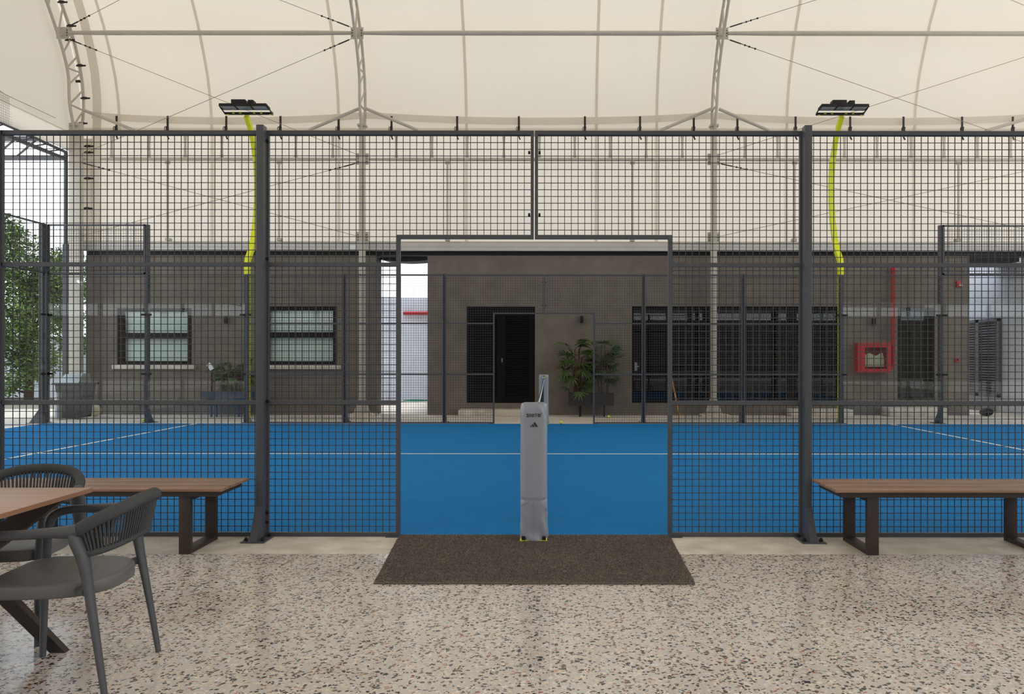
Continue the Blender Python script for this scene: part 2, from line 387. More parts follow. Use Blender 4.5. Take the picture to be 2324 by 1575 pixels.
def rect_panel(label, x0, x1, y, sgn, z0=0.0, z1=3.0, rails=(.99, 2.01), group=None):
    """full mesh panel; sgn = side of the mesh the wires sit on"""
    t = thing('fence_section', label, 'fence panel', ((x0 + x1) / 2, y, z0), group)
    ya, yb = y - .015, y + .015
    fence_bars('frame', [(x0, x0 + .024, ya, yb, z0, z1), (x1 - .018, x1, ya, yb, z0, z1), (x0 + .018, x1 - .018, ya, yb, z1 - TW, z1), (x0 + .018, x1 - .018, ya, yb, z0, z0 + TW)], t)
    for r in rails:
        fence_bars('mid_rail', [(x0 + .018, x1 - .018, ya, yb, r - TW / 2, r + TW / 2)], t)
    wires(t, [(x0 + .01, x1 - .01, z0 + .01, z1 - .01)], y + sgn * .018)
    return t
def gate_panel(label, side, y, sgn):
    """L shaped panel beside and above the opening. side -1 left, +1 right"""
    s = side
    def bx(u0, u1, z0, z1):
        a, b = XC + s * u0, XC + s * u1
        return (min(a, b), max(a, b), y - .015, y + .015, z0, z1)
    t = thing('gate_fence_section', label, 'fence panel', (XC + s * 1.5, y, 0))
    fence_bars('frame', [bx(1.962, 1.980, 0, 3.0), bx(.99, 1.02, 0, 2.23), bx(1.02, 1.962, 0, TW), bx(.004, .99, 2.20, 2.23), bx(.004, .027, 2.23, 2.97), bx(.004, 1.962, 2.97, 3.0)], t)
    for r in (.99, 2.01): fence_bars('mid_rail', [bx(1.02, 1.962, r - .015, r + .015)], t)
    def rc(u0, u1, z0, z1):
        a, b = XC + s * u0, XC + s * u1; return (min(a, b), max(a, b), z0, z1)
    wires(t, [rc(1.005, 1.972, .01, 2.99), rc(.02, 1.01, 2.21, 2.99)], y + sgn * .018)
    for z in (2.38, 2.84):
        x = XC + s * .038
        MB().tube([(x - .008, y - .004, z), (x + .008, y - .004, z)], .012, 10).build('bolt', 'black', t)
    MB().box(*(bx(1.0, 1.09, 0, .004)[0:2]), y - .05, y - .016, 0, .006).build('hinge_foot', 'steel', t)
    return t

def post_proto(sgn):
    """fence post with base plate and gusset, sgn -1: gusset towards the camera"""
    t = thing('fence_post', None, 'fence post', (0, 0, 0))
    y0, y1 = (sgn * .095, sgn * .016)
    a, b = min(y0, y1), max(y0, y1)
    MB().box(-.026, .026, a, b, 0.008, 3.02).build('post', 'steel', t, bevel=.003)
    MB().box(-.085, .085, min(sgn * .235, 0), max(sgn * .235, 0), 0, .009).build('base_plate', 'steel', t)
    g = MB(); yy0, yy1 = sgn * .096, sgn * .22
    g.hull8([(-.026, yy0, .009), (.026, yy0, .009), (.026, yy1, .009), (-.026, yy1, .009), (-.026, yy0, .235), (.026, yy0, .235), (.026, yy0 + sgn * .006, .235), (-.026, yy0 + sgn * .006, .235)])
    g.build('gusset', 'steel', t)
    for x in (-.06, .06):
        for y in (sgn * .19, sgn * .05):
            MB().tube([(x, y, .009), (x, y, .024)], .014, 6).tube([(x, y, .024), (x, y, .034)], .008, 8).build('anchor_bolt', 'black', t)
    for z in (.11, .18, 1.0, 2.05, 2.92):
        MB().tube([(.026, sgn * .03, z), (.044, sgn * .03, z)], .011, 8).build('bolt', 'black', t)
    return t
pn = post_proto(-1)
near = [(-2, 'near fence post with gusset left of the gate opening, beside the left bench'),
        (2, 'near fence post with gusset right of the gate opening, beside the right bench'),
        (-4, 'near fence post cut by the left edge of the picture, behind the chairs'),
        (4, 'near fence post beyond the right end of the right bench'),
        ]
for i, (k, lb) in enumerate(near):
    p = pn if i == 0 else copy_tree(pn)
    p.location = (XC + k, YN, 0)
    p['label'] = 'charcoal steel ' + lb; p['group'] = 'posts of the near fence'
for s, nm in ((-1, 'left'), (1, 'right')):
    gate_panel('charcoal mesh panel %s of and above the opening in the near fence' % nm, s, YN + .0, 1)
    rect_panel('charcoal wire mesh panel of the near fence behind the %s bench' % nm, (XC - 3.955 if s < 0 else XC + 2.02), (XC - 2.02 if s < 0 else XC + 3.98), YN, 1)
    rect_panel('outermost charcoal mesh panel at the %s end of the near fence' % nm, min(XC + s * 4.02, XC + s * 5.98), max(XC + s * 4.02, XC + s * 5.98), YN, 1)

pf = post_proto(1)
far = [(-2, 'second post left of the net on the far fence, in front of the taupe wall'), (2, 'far fence post in front of the dark storefront edge'),
       (-4, 'far fence post between the left window and the cream column'), (4, 'far fence post in front of the storefront panes')]
for i, (k, lb) in enumerate(far):
    p = pf if i == 0 else copy_tree(pf)
    p.location = (XC + k, YF, 0); p['label'] = 'dark ' + lb.replace('second post', 'post'); p['group'] = 'posts of the far fence'
for s, nm in ((-1, 'left'), (1, 'right')):
    gate_panel('dark mesh panel %s of and above the opening in the far fence' % nm, s, YF, 1)
    for k, w in ((2, ['in front of the passage', 'in front of the storefront left half']), (4, ['in front of the window beside the cream column', 'in front of the storefront right half'])):
        rect_panel('dark mesh panel of far fence ' + w[0 if s < 0 else 1], min(XC + s * (k + .02), XC + s * (k + 1.98)), max(XC + s * (k + .02), XC + s * (k + 1.98)), YF, 1)

# glass walls
def tall_post(x, y, ax, label, h=4.0, sgn=1):
    t = thing('glass_wall_post', label, 'fence post', (x, y, 0), 'posts of the glass walls')
    if ax == 'x':   # wall runs along X, gusset along +Y
        MB().box(x - .04, x + .04, y + .015, y + .095, .008, h).build('post', 'steel', t, bevel=.003)
        MB().box(x - .09, x + .09, y + .01, y + .32, 0, .01).build('base_plate', 'steel', t)
        MB().hull8([(x - .012, y + .095, .01), (x + .012, y + .095, .01), (x + .012, y + .30, .01), (x - .012, y + .30, .01), (x - .012, y + .095, .28), (x + .012, y + .095, .28), (x + .012, y + .11, .28), (x - .012, y + .11, .28)]).build('gusset', 'steel', t)
        for z in ((.99, 2.18) if h > 2 else ()):
            MB().box(x - .11, x + .11, y - .012, y + .014, z - .02, z + .02).build('glass_clamp', 'black', t)
    else:
        d = -1 if x < 0 else 1
        a, b = sorted((x + d * .015, x + d * .095))
        MB().box(a, b, y - .04, y + .04, .008, h).build('post', 'steel', t, bevel=.003)
        a, b = sorted((x + d * .01, x + d * .32)); MB().box(a, b, y - .09, y + .09, 0, .01).build('base_plate', 'steel', t)
        x1, x2 = x + d * .095, x + d * .30
        MB().hull8([(x1, y - .012, .01), (x2, y - .012, .01), (x2, y + .012, .01), (x1, y + .012, .01), (x1, y - .012, .28), (x1 + d * .015, y - .012, .28), (x1 + d * .015, y + .012, .28), (x1, y + .012, .28)]).build('gusset', 'steel', t)
        for z in (.99, 2.18):
            a, b = sorted((x + d * .014, x - d * .012)); MB().box(a, b, y - .11, y + .11, z - .02, z + .02).build('glass_clamp', 'black', t)
    return t
def glass_x(x0, x1, label):
    t = thing('glass_screen', label, 'glass panel', ((x0 + x1) / 2, YF, 0), 'glass panels of the court')
    MB().box(x0, x1, YF - .004, YF + .006, .02, 2.995).build('pane', 'glass', t, ang=0)
    MB().box(x0, x1, YF + .016, YF + .04, 2.98, 3.0).build('top_rail', 'steel', t)
def mesh_top_x(x0, x1, label):
    t = thing('fence_section', label, 'fence panel', ((x0 + x1) / 2, YF, 3.0))
    fence_bars('frame', [(x0, x0 + .03, YF, YF + .03, 3.0, 4.0), (x1 - .03, x1, YF, YF + .03, 3.0, 4.0), (x0, x1, YF, YF + .03, 3.97, 4.0), (x0, x1, YF, YF + .03, 3.0, 3.03)], t)
    wires(t, [(x0 + .01, x1 - .01, 3.0, 3.99)], YF + .035)
for s, nm, b0 in ((-1, 'left', ['left building window', 'cream left column and dark bin', 'left building']), (1, 'right', ['red hose cabinet', 'louvred double door', 'right building'])):
    x6, x8, x10 = XC + s * 6, XC + s * 8, XC + s * 10
    tall_post(x8, YF, 'x', 'tall dark post between the two glass panels in front of the ' + ('left window' if s < 0 else 'glazed door'))
    tall_post(x6, YF, 'x', 'dark post behind the yellow light mast in front of the ' + b0[2], 3.0)
    glass_x(min(x6, x8) + .01, max(x6, x8) - .01, 'clear glass court panel in front of the ' + b0[0])
    glass_x(min(x8, x10) + .01, max(x8, x10) - .01, 'clear glass court panel in front of the ' + b0[1])
    mesh_top_x(min(x8, x10) + .02, max(x8, x10) - .02, 'raised mesh panel above the glass at the %s far corner' % nm)
    # end wall along Y
    tall_post(x10, YF - .06, 'y', 'tall dark corner post of the court near the ' + ('bin' if s < 0 else 'louvred door'))
    tall_post(x10 + s * .0, YF + .1, 'y', 'second dark post standing against the %s far corner post' % nm)
    for k in range(1, 5):
        y = YF - 2 * k
        tall_post(x10, y, 'y', '%s post along the %s end wall counted from the far corner' % (ORD[k], nm))
    for k in range(5):
        ya, yb = YF - 2 * k - .03, YF - 2 * k - 1.97
        t = thing('glass_screen', '%s glass panel of the %s end wall from the far corner' % (ORD[k], nm), 'glass panel', (x10, (ya + yb) / 2, 0), 'glass panels of the court')
        MB().box(x10 - .005, x10 + .005, yb, ya, .02, 2.995).build('pane', 'glass', t, ang=0)
        t = thing('fence_section', '%s mesh panel on top of the %s end wall from the far corner' % (ORD[k], nm), 'fence panel', (x10, (ya + yb) / 2, 3.0))
        mb = MB()
        for z in (3.0, 3.97): mb.box(x10 + s * .0 - .015, x10 + .015, yb, ya, z, z + .03)
        for y in (yb, ya - .03): mb.box(x10 - .015, x10 + .015, y, y + .03, 3.03, 3.97)
        mb.build('frame', 'steel', t)
        mb = MB(); q = yb + .05
        while q < ya: mb.box(x10 + .016, x10 + .02, q, q + .004, 3.0, 3.99); q += .05
        q = 3.05
        while q < 3.98: mb.box(x10 + .021, x10 + .025, yb, ya, q, q + .004); q += .05
        mb.build('wire_mesh', 'wire', t, ang=0)

# ------------------------------------------------------------------ floodlight masts
def mast(s, label):
    x = XC + s * 6 + s * .02
    t = thing('floodlight_mast', label, 'light mast', (x, YF + .13, 0), 'yellow floodlight masts')
    y0 = YF + .13
    mb = MB()
    mb.box(x - .048, x - .034, y0 - .03, y0 + .06, .01, 2.98); mb.box(x + .018, x + .048, y0 - .03, y0 + .06, .01, 2.98)
    mb.build('lower_rails', 'yellow', t)
    mb = MB()
    for k in range(14):
        z = .15 + k * .21; mb.tube([(x - .033, y0 + .01, z), (x + .017, y0 + .01, z)], .012, 6)
    for z in (2.83, 2.72): mb.box(x + .0, x + .055, y0 - .04, y0 - .028, z - .012, z + .012)
    mb.build('clamp_bolt', 'black', t)
    prof = [(2.98, 0), (3.2, 0.0), (3.32, .03), (3.55, .22), (3.8, .34), (4.15, .45), (4.6, .52), (5.0, .53), (5.4, .48), (5.8, .30), (6.05, .12), (6.21, -.06)]
    rg = []
    for i, (z, d) in enumerate(prof):
        a = prof[max(i - 1, 0)]; b = prof[min(i + 1, len(prof) - 1)]; tz, ty = b[0] - a[0], b[1] - a[1]; l = math.hypot(tz, ty); nz, ny = -ty / l, tz / l
        hw = .048 if z < 5.6 else .040; hd = .05
        c = Vector((x, y0 + d + .02, z))
        e1 = Vector((0, ny, nz)) * hd
        rg.append([c + Vector((-hw, 0, 0)) - e1, c + Vector((hw, 0, 0)) - e1, c + Vector((hw, 0, 0)) + e1, c + Vector((-hw, 0, 0)) + e1])
    MB().rings(rg).build('curved_arm', 'yellow', t, ang=25)
    # floodlight head
    hx, hy, hz = XC + s * 5.957, YF + .05, 6.235
    h = MB().box(hx - .47, hx + .47, hy - .03, hy + .03, hz - .015, hz + .028).build('floodlight_bar', 'black', t)
    MB().box(hx + .455, hx + .485, hy - .035, hy + .035, hz - .02, hz + .035).build('end_cap', 'steel', h)
    for q, wd_ in ((-.32, .045), (-.18, .045), (.10, .045), (.24, .045)):
        MB().box(hx + q, hx + q + wd_, hy - .0315, hy - .03, hz - .002, hz + .012).build('yellow_mark', 'yellow', h)
    for q in (-.44, .42):
        MB().box(hx + q, hx + q + .05, hy - .028, hy + .02, hz - .024, hz - .015).build('yellow_mark', 'yellow', h)
    for q in (-.475, .475):
        MB().bar((hx + q, hy - .0, hz), (hx + q, hy - .30, hz + .08), .012, .03).build('side_arm', 'black', t)
    # three modules, tilted: front edge lifted, seen from below
    for q in (-.33, 0, .33):
        cx = hx + q * .95; yA, yB = hy - .33, hy - .09; zA, zB = hz + .06, hz + .045
        m = MB(); m.hull8([(cx - .155, yA, zA), (cx + .155, yA, zA), (cx + .155, yB, zB), (cx - .155, yB, zB), (cx - .155, yA, zA + .05), (cx + .155, yA, zA + .05), (cx + .155, yB, zB + .05), (cx - .155, yB, zB + .05)])
        mo = m.build('led_module', 'black', t, bevel=.006)
        def pt(u, v, d): y = yA + (yB - yA) * v; return (cx + u, y, zA + (zB - zA) * v - d)
        l = MB()
        for j in range(7):
            for kk in range(3):
                u = -.115 + j * .0385; v = .22 + kk * .27
                l.hull8([pt(u - .016, v - .1, .004), pt(u + .016, v - .1, .004), pt(u + .016, v + .1, .004), pt(u - .016, v + .1, .004), pt(u - .016, v - .1, -.002), pt(u + .016, v - .1, -.002), pt(u + .016, v + .1, -.002), pt(u - .016, v + .1, -.002)])
        l.build('lens', 'lens', mo, ang=0)
    MB().box(hx - .24, hx + .04, hy - .30, hy - .13, hz + .112, hz + .20).build('driver_box', 'black', t, bevel=.01)
    MB().box(hx + .09, hx + .20, hy - .30, hy - .13, hz + .112, hz + .19).build('driver_box', 'black', t, bevel=.01)
    return t
mast(-1, 'yellow bowed light mast with black floodlight left of the net')
mast(1, 'yellow bowed light mast with black floodlight right of the net')

# ------------------------------------------------------------------ net and padded posts
def post_cover(t, cy, h, seams):
    rg = []; n = 56
    hw, hd = .098, .095
    zs = [0.0, .012, .03, .05, .08, .11, .15, .19, .23, .26, .285, .295, .30, .306, .315, .33, .37, .45, .55, .65, .75, .82, .87, .90, .925, .945, .96, .972, .982, .988, .99]
    rnd = random.Random(3)
    for z in zs:
        z2 = z * h / .99; ring = []
        pinch = -.004 * math.exp(-((z - .30) / .006) ** 2)
        topr = 1 - .0 * z if z < .94 else 1 - .10 * ((z - .94) / .05) ** 2
        for j in range(n):
            a = 2 * math.pi * j / n; c, s_ = math.cos(a), math.sin(a)
            e = .60
            x = math.copysign(abs(c) ** e, c) * hw; y = math.copysign(abs(s_) ** e, s_) * hd
            wr = .0
            if seams:
                if z < .28: wr += .006 * (1 - z / .28) * math.sin(7 * a + 16 * z) + .004 * math.sin(3 * a + 40 * z) * (1 - z / .28)
                if z > .86: wr += .0035 * math.sin(9 * a + 60 * z)
                wr += .0015 * math.sin(5 * a + 8 * z)
            k = (1 + (wr + pinch) / .1) * topr
            zz = z2
            if z < .04:   # bottom hem drops at the centre of each face and lifts at corners
                cf = min(1.0, abs(abs(math.degrees(a)) % 90 - 45) / 22); zz = z2 + .035 * (1 - cf) * (1 - z / .04) + .006
            ring.append((XC + x * k, cy + y * k, zz))
        rg.append(ring)
    mb = MB(); mb.rings(rg)
    return mb
t = thing('padded_net_post', 'grey padded net post with black lettering standing in the near opening', 'net post', (XC, 5.745, 0), 'padded net posts')
cov = post_cover(t, 5.745, .99, True).build('cover', 'pad', t, ang=60)
b = MB()
b.tube([(XC + a * .1005 , 5.745 - .0955 + c, .302 + d) for a, c, d in [(-.97, .03, .012), (-.8, .006, .006), (-.4, -.002, -.003), (0, -.003, -.006), (.4, -.002, -.004), (.8, .006, .003), (.97, .03, .01)]], .0022, 6)
b.tube([(XC - .097, 5.685, .255), (XC - .085, 5.6535, .268), (XC - .06, 5.6485, .282), (XC - .03, 5.648, .290)], .0018, 6)
b.tube([(XC + .097, 5.69, .215), (XC + .088, 5.656, .24), (XC + .072, 5.650, .262), (XC + .055, 5.6485, .275)], .0018, 6)
b.tube([(XC + .0, 5.648, .295), (XC + .002, 5.6465, .15), (XC, 5.649, .02)], .0016, 6)
b.build('seam', 'pad', cov)
MB().box(XC - .098, XC + .098, 5.645, 5.845, .003, .012).build('base_plate', 'yellow', t)
for x in (-.085, .062):
    MB().box(XC + x, XC + x + .026, 5.65, 5.70, .012, .04).build('corner_block', 'black', t, bevel=.003)
MB().box(XC - .075, XC + .075, 5.675, 5.815, .99, .994).tube([(XC + .02, 5.70, .99), (XC + .03, 5.72, .998), (XC + .06, 5.71, .992)], .006, 8).build('top_fold', 'pad', t)
def text_mesh(body, size, loc, parent, name, m, sx=1.0, off=.0001):
    cu = bpy.data.curves.new(name, 'FONT'); cu.body = body; cu.size = size; cu.extrude = .0004; cu.align_x = 'CENTER'; cu.offset = off
    to = bpy.data.objects.new(name, cu); COL.objects.link(to)
    dg = bpy.context.evaluated_depsgraph_get(); me = bpy.data.meshes.new_from_object(to.evaluated_get(dg)); bpy.data.objects.remove(to)
    v = MB(); mt = Matrix.Rotation(R(90), 4, 'X')
    for p in me.vertices:
        q = mt @ p.co; v.v.append((loc[0] + q.x * sx, loc[1] + q.y, loc[2] + q.z))
    v.f = [tuple(p.vertices) for p in me.polygons]
    return v.build(name, m, parent, ang=0)
YT = 5.647
for ch_, sz, u, w in (('s', .047, -.0415, 1.25), ('I', .034, -.0256, 1.3), ('e', .047, -.007, 1.15), ('T', .034, .0165, 1.2), ('e', .047, .0395, 1.15)):
    text_mesh(ch_, sz, (XC + u, YT, .898), t, 'lettering', 'letter', w, .0005)
MB().tube([(XC + .0565 + .0038 * math.cos(a), YT, .922 + .0038 * math.sin(a)) for a in [k * math.pi / 8 for k in range(17)]], .0009, 4, False).build('lettering', 'letter', t)
lg = MB()
for q in (((-46, 0), (-20, 0), (-30, 14), (-42, 5)), ((-10, 0), (15, 0), (-6, 31), (-25, 20)), ((22, 0), (50, 0), (16, 55), (-3, 42))):
    p = [(XC + a * .00062, .827 + c * .00062) for a, c in q]
    lg.hull8([(a, YT, c) for a, c in p] + [(a, YT + .001, c) for a, c in p])
lg.build('stripe_mark', 'letter', t, ang=0)

t = thing('padded_net_post', 'grey padded net post holding the net at the far opening', 'net post', (XC, 15.75, 0), 'padded net posts')
post_cover(t, 15.75, .985, True).build('cover', 'pad', t, ang=60)
MB().box(XC - .1, XC + .1, 15.65, 15.85, .002, .01).build('base_plate', 'yellow', t)
MB().tube([(XC - .02, 15.648, .925), (XC + .02, 15.648, .925)], .012, 8).build('cable_clip', 'yellow', t)
MB().tube([(XC, 15.646, .935), (XC, 15.648, .97)], .006, 6).build('strap', 'black', t)

t = thing('tennis_net', 'black court net with white top tape strung between the padded posts', 'net', (XC, 10.8, 0))
def sag(y): u = (y - 10.8) / 4.95; return .875 + .05 * u * u
mb = MB(); ys = [5.86 + k * (15.64 - 5.86) / 40 for k in range(41)]
for k in range(40):
    a, b_ = ys[k], ys[k + 1]
    mb.hull8([(XC - .006, a, sag(a) - .055), (XC + .006, a, sag(a) - .055), (XC + .006, b_, sag(b_) - .055), (XC - .006, b_, sag(b_) - .055), (XC - .006, a, sag(a)), (XC + .006, a, sag(a)), (XC + .006, b_, sag(b_)), (XC - .006, b_, sag(b_))])
mb.build('top_tape', 'tape', t)
MB().tube([(XC, y, sag(y) + .002) for y in ys], .006, 6).build('cable', 'black', t)
mb = MB(); y = 5.9
while y < 15.6: mb.box(XC - .0012, XC + .0012, y, y + .0024, .03, sag(y) - .05); y += .045
z = .04
while z < .83: mb.box(XC - .0012, XC + .0012, 5.88, 15.62, z, z + .0024); z += .045
mb.build('netting', 'net_cord', t, ang=0)

# tennis balls
for x, y, lb in ((X_(1273, 15.92), 15.72, 'yellow tennis ball on the blue court right of the net'), (X_(1382, 17.3), 17.3, 'yellow tennis ball on the paving in front of the black planters'), (X_(326, 16.15), 16.15, 'yellow tennis ball beside the tall post behind the left glass')):
    b = MB().sphere((x, y, .034), .033, 20, 12).build('tennis_ball', 'ball', loc=(x, y, 0)); tag(b, lb, 'ball', 'stray tennis balls')
    mm = MB(); mm.tube([(x + .0335 * math.cos(a) * math.cos(.45 * math.sin(2 * a)), y + .0335 * math.sin(a) * math.cos(.45 * math.sin(2 * a)), .034 + .0335 * math.sin(.45 * math.sin(2 * a))) for a in [k * 2 * math.pi / 32 for k in range(33)]], .001, 5, False)
    mm.build('seam', 'white', b)

# ------------------------------------------------------------------ door mat
t = thing('door_mat', 'dark brown coil mat lying on the terrazzo in the gate opening', 'mat', (XC, 5.2, 0))
rnd = random.Random(5)
def edge_pts():
    c = [(-1.025, 4.59), (.852, 4.59), (.893, 5.845), (-1.112, 5.845)]; out = []
    for i in range(4):
        a, b_ = c[i], c[(i + 1) % 4]; n = 60 if i % 2 == 0 else 30
        for k in range(n):
            f = k / n; out.append((a[0] + (b_[0] - a[0]) * f + rnd.uniform(-.003, .003), a[1] + (b_[1] - a[1]) * f + rnd.uniform(-.003, .003)))
    return out
ep = edge_pts()
mb = MB(); mb.rings([[(x, y, .001) for x, y in ep], [(x, y, .009) for x, y in ep]]); mb.build('backing', 'mat', t, ang=0)
mb = MB()
for k in range(32000):
    v = rnd.random(); y = 4.60 + v * 1.235; f = (y - 4.59) / 1.255
    xa = -1.02 - .087 * f; xb = .848 + .041 * f
    x = xa + (xb - xa) * rnd.random()
    if abs(x - XC) < .1 and y > 5.64: continue
    a = rnd.uniform(0, 6.28); l = rnd.uniform(.004, .009); w = .0012; h = rnd.uniform(.003, .008)
    dx, dy = math.cos(a) * l, math.sin(a) * l; ex, ey = -math.sin(a) * w, math.cos(a) * w
    i = len(mb.v); z = .009
    mb.v += [(x - dx - ex, y - dy - ey, z), (x - dx + ex, y - dy + ey, z), (x + ex, y + ey, z + h), (x - ex, y - ey, z + h), (x + dx + ex, y + dy + ey, z), (x + dx - ex, y + dy - ey, z)]
    mb.f += [(i, i + 1, i + 2, i + 3), (i + 3, i + 2, i + 4, i + 5)]
o = mb.build('pile', 'mat', t, ang=0); o['kind'] = 'stuff'

# ------------------------------------------------------------------ benches
def bench(x0, x1, yf, yb, legs, label, lone=None):
    t = thing('slatted_bench', label, 'bench', ((x0 + x1) / 2, (yf + yb) / 2, 0), 'wooden benches along the near fence')
    zt = .445; n = 3; w = (yb - yf - .018) / 3
    for k in range(3):
        MB().box(x0, x1, yf + k * (w + .009), yf + k * (w + .009) + w, zt - .018, zt).build('slat', 'wood', t, bevel=.002)
    m = MB(); a = .045
    m.box(x0 + a, x1 - a, yf + .03, yf + .06, zt - .056, zt - .018); m.box(x0 + a, x1 - a, yb - .06, yb - .03, zt - .056, zt - .018)
    m.box(x0 + a, x0 + a + .03, yf + .06, yb - .06, zt - .056, zt - .018); m.box(x1 - a - .03, x1 - a, yf + .06, yb - .06, zt - .056, zt - .018)
    m.build('apron_frame', 'bronze', t)
    for lx in legs:
        y0, y1 = yf + .045, yb + .0; x2 = lx + .077; h = zt - .0565
        m = MB(); m.box(lx, x2, y0, y0 + .04, 0, h); m.box(lx, x2, y1 - .04, y1, 0, h); m.box(lx, x2, y0 + .04, y1 - .04, 0, .03); m.box(lx, x2, y0 + .04, y1 - .04, h - .03, h)
        m.build('leg_frame', 'bronze', t, bevel=.002)
    return t
bench(-3.88, -2.185, 5.245, 5.735, (-3.655, -2.49), 'brown slatted bench behind the dining table, left of the gate opening')
tb = bench(1.905, 3.61, 5.23, 5.72, (2.132, 3.30), 'brown slatted bench right of the gate opening, with its near edge chipped')

# ------------------------------------------------------------------ dining table
tx, ty = -2.055, 3.54
t = thing('dining_table', 'brown laminate dining table with dark crossed legs cut by the left edge', 'table', (-2.75, 3.1, 0))
top = MB().box(-3.5, tx, 2.66, ty, .716, .736).build('table_top', 'table_wood', t, bevel=.0015)
MB().box(-3.502, tx + .0012, 2.659, ty + .0012, .7175, .7345).build('edge_band', 'edge', top)
for ya, yb, yc in ((3.54, 3.46, 3.40), (2.70, 2.78, 2.84)):
    MB().hull8([(-2.235, ya - .018, 0), (-2.165, ya - .018, 0), (-2.165, ya + .018, 0), (-2.235, ya + .018, 0), (-2.87, yb - .018, .70), (-2.77, yb - .018, .70), (-2.77, yb + .018, .70), (-2.87, yb + .018, .70)]).build('cross_leg', 'bronze', t)
    MB().hull8([(-3.17, yc - .02, 0), (-3.04, yc - .02, 0), (-3.04, yc + .02, 0), (-3.17, yc + .02, 0), (-2.235, yc - .02, .70), (-2.10, yc - .02, .70), (-2.10, yc + .02, .70), (-2.235, yc + .02, .70)]).build('cross_leg', 'bronze', t)
MB().box(-2.58, -2.50, 2.82, 3.42, .36, .42).build('cross_brace', 'bronze', t)
MB().box(-3.2, -2.12, 3.38, 3.43, .70, .7155).build('top_rail', 'bronze', t)
MB().box(-3.2, -2.12, 2.80, 2.85, .70, .7155).build('top_rail', 'bronze', t)

# ------------------------------------------------------------------ dining chairs
def spline(pts, n=6):
    P = [Vector(p) for p in pts]; out = []
    for i in range(len(P) - 1):
        p0 = P[max(i - 1, 0)]; p1 = P[i]; p2 = P[i + 1]; p3 = P[min(i + 2, len(P) - 1)]
        for k in range(n):
            u = k / n; out.append(.5 * ((2 * p1) + (p2 - p0) * u + (2 * p0 - 5 * p1 + 4 * p2 - p3) * u * u + (3 * p1 - p0 - 3 * p2 + p3) * u ** 3))
    out.append(P[-1]); return out
def lerp_list(vals, n):
    o = []
    for i in range(len(vals) - 1):
        for k in range(n): o.append(vals[i] + (vals[i + 1] - vals[i]) * k / n)
    o.append(vals[-1]); return o
def make_chair():
    t = thing('rope_back_armchair', None, 'chair', (0, 0, 0))
    # seat: D shaped, rounded at the back
    def outline(g):
        o = []
        for k in range(40):
            a = 2 * math.pi * k / 40; c, s_ = math.cos(a), math.sin(a); e = .35 if s_ > 0 else .85
            o.append((math.copysign(abs(c) ** (.35 if s_ > 0 else .8), c) * (.238 - g), math.copysign(abs(s_) ** e, s_) * (.235 - g) + .0))
        return o
    rg = []
    for g, z in ((.02, .385), (.004, .388), (0, .395), (0, .432), (.003, .440), (.010, .4435), (.03, .443), (.04, .440), (.12, .436)):
        rg.append([(x, y, z) for x, y in outline(g)])
    MB().rings(rg).build('seat', 'seat', t, ang=50)
    rail = [(-.243, -.150, .652), (-.226, -.215, .690), (-.168, -.280, .722), (-.085, -.308, .738), (0, -.315, .742), (.085, -.308, .738), (.168, -.280, .722), (.226, -.215, .690), (.243, -.150, .652)]
    low = [(-.232, -.178, .560), (-.205, -.222, .566), (-.15, -.258, .576), (-.075, -.276, .583), (0, -.282, .586), (.075, -.276, .583), (.15, -.258, .576), (.205, -.222, .566), (.232, -.178, .560)]
    rp = spline(rail, 22); n = len(rp)
    MB().tube(rp, [.0245 + (.0020 if k % 2 else -.0008) for k in range(n)], 16, True, .85).build('wrapped_top_rail', 'rope', t, ang=80)
    lp = spline(low, 16); n2 = len(lp)
    MB().tube(lp, [.013 + (.0016 if k % 2 else -.0008) for k in range(n2)], 10).build('lower_rail', 'rope', t, ang=80)
    m = MB(); N = 78
    for k in range(N):
        u = (k + .5) / N; f1 = min(1, max(0, .03 + .94 * u)); f2 = min(1, max(0, .03 + .94 * u))
        a = rp[int(f1 * (n - 1))]; b_ = lp[int(f2 * (n2 - 1))]
        off = Vector((0, .011, 0)) if k % 2 else Vector((0, -.009, 0))
        m.tube([a + off * .8, (a + b_) / 2 + off * .9, b_ + off * .7], .0044, 6)
    m.build('rope_weave', 'rope', t, ang=60)
    for s in (-1, 1):
        # rear leg, rising to the back rail junction
        p = spline([(s * .252, -.262, 0), (s * .246, -.228, .22), (s * .238, -.195, .42), (s * .236, -.176, .53), (s * .241, -.150, .61), (s * .246, -.135, .648)], 5)
        MB().tube(p, lerp_list([.0165, .021, .027, .033, .036, .026], 5), 12, True, .62).build('rear_leg', 'plastic', t, ang=60)
        # front leg bending into the arm
        p = spline([(s * .238, .225, 0), (s * .238, .218, .25), (s * .240, .212, .44), (s * .250, .205, .58), (s * .260, .180, .625), (s * .266, .12, .642), (s * .268, .03, .646), (s * .260, -.07, .650), (s * .250, -.125, .650), (s * .244, -.155, .655)], 5)
        r = lerp_list([.0155, .019, .022, .021, .020, .019, .019, .021, .026, .025], 5)
        k = 5 * 3
        MB().tube(p[:k + 1], r[:k + 1], 12, True, .85).build('front_leg', 'plastic', t, ang=60)
        MB().tube(p[k:], r[k:], 12, True, 1.0).build('armrest', 'plastic', t, ang=60)
        m = MB(); m.tube([(s * .242, -.19, .42), (s * .222, -.155, .412), (s * .19, -.13, .412)], [.020, .015, .018], 10); m.build('seat_bracket', 'plastic', t, ang=60); m = MB(); m.tube([(s * .240, .205, .415), (s * .215, .195, .414)], [.022, .02], 10)
        m.build('seat_bracket', 'plastic', t, ang=60)
    return t
ch = make_chair()
ch.location = (-1.995, 3.265, 0); ch.rotation_euler = (0, 0, R(95))
tag(ch, 'charcoal rope back armchair at the near right end of the table', 'chair', 'rope back dining chairs')
c2 = copy_tree(ch); c2.location = (-2.605, 3.80, 0); c2.rotation_euler = (0, 0, R(187))
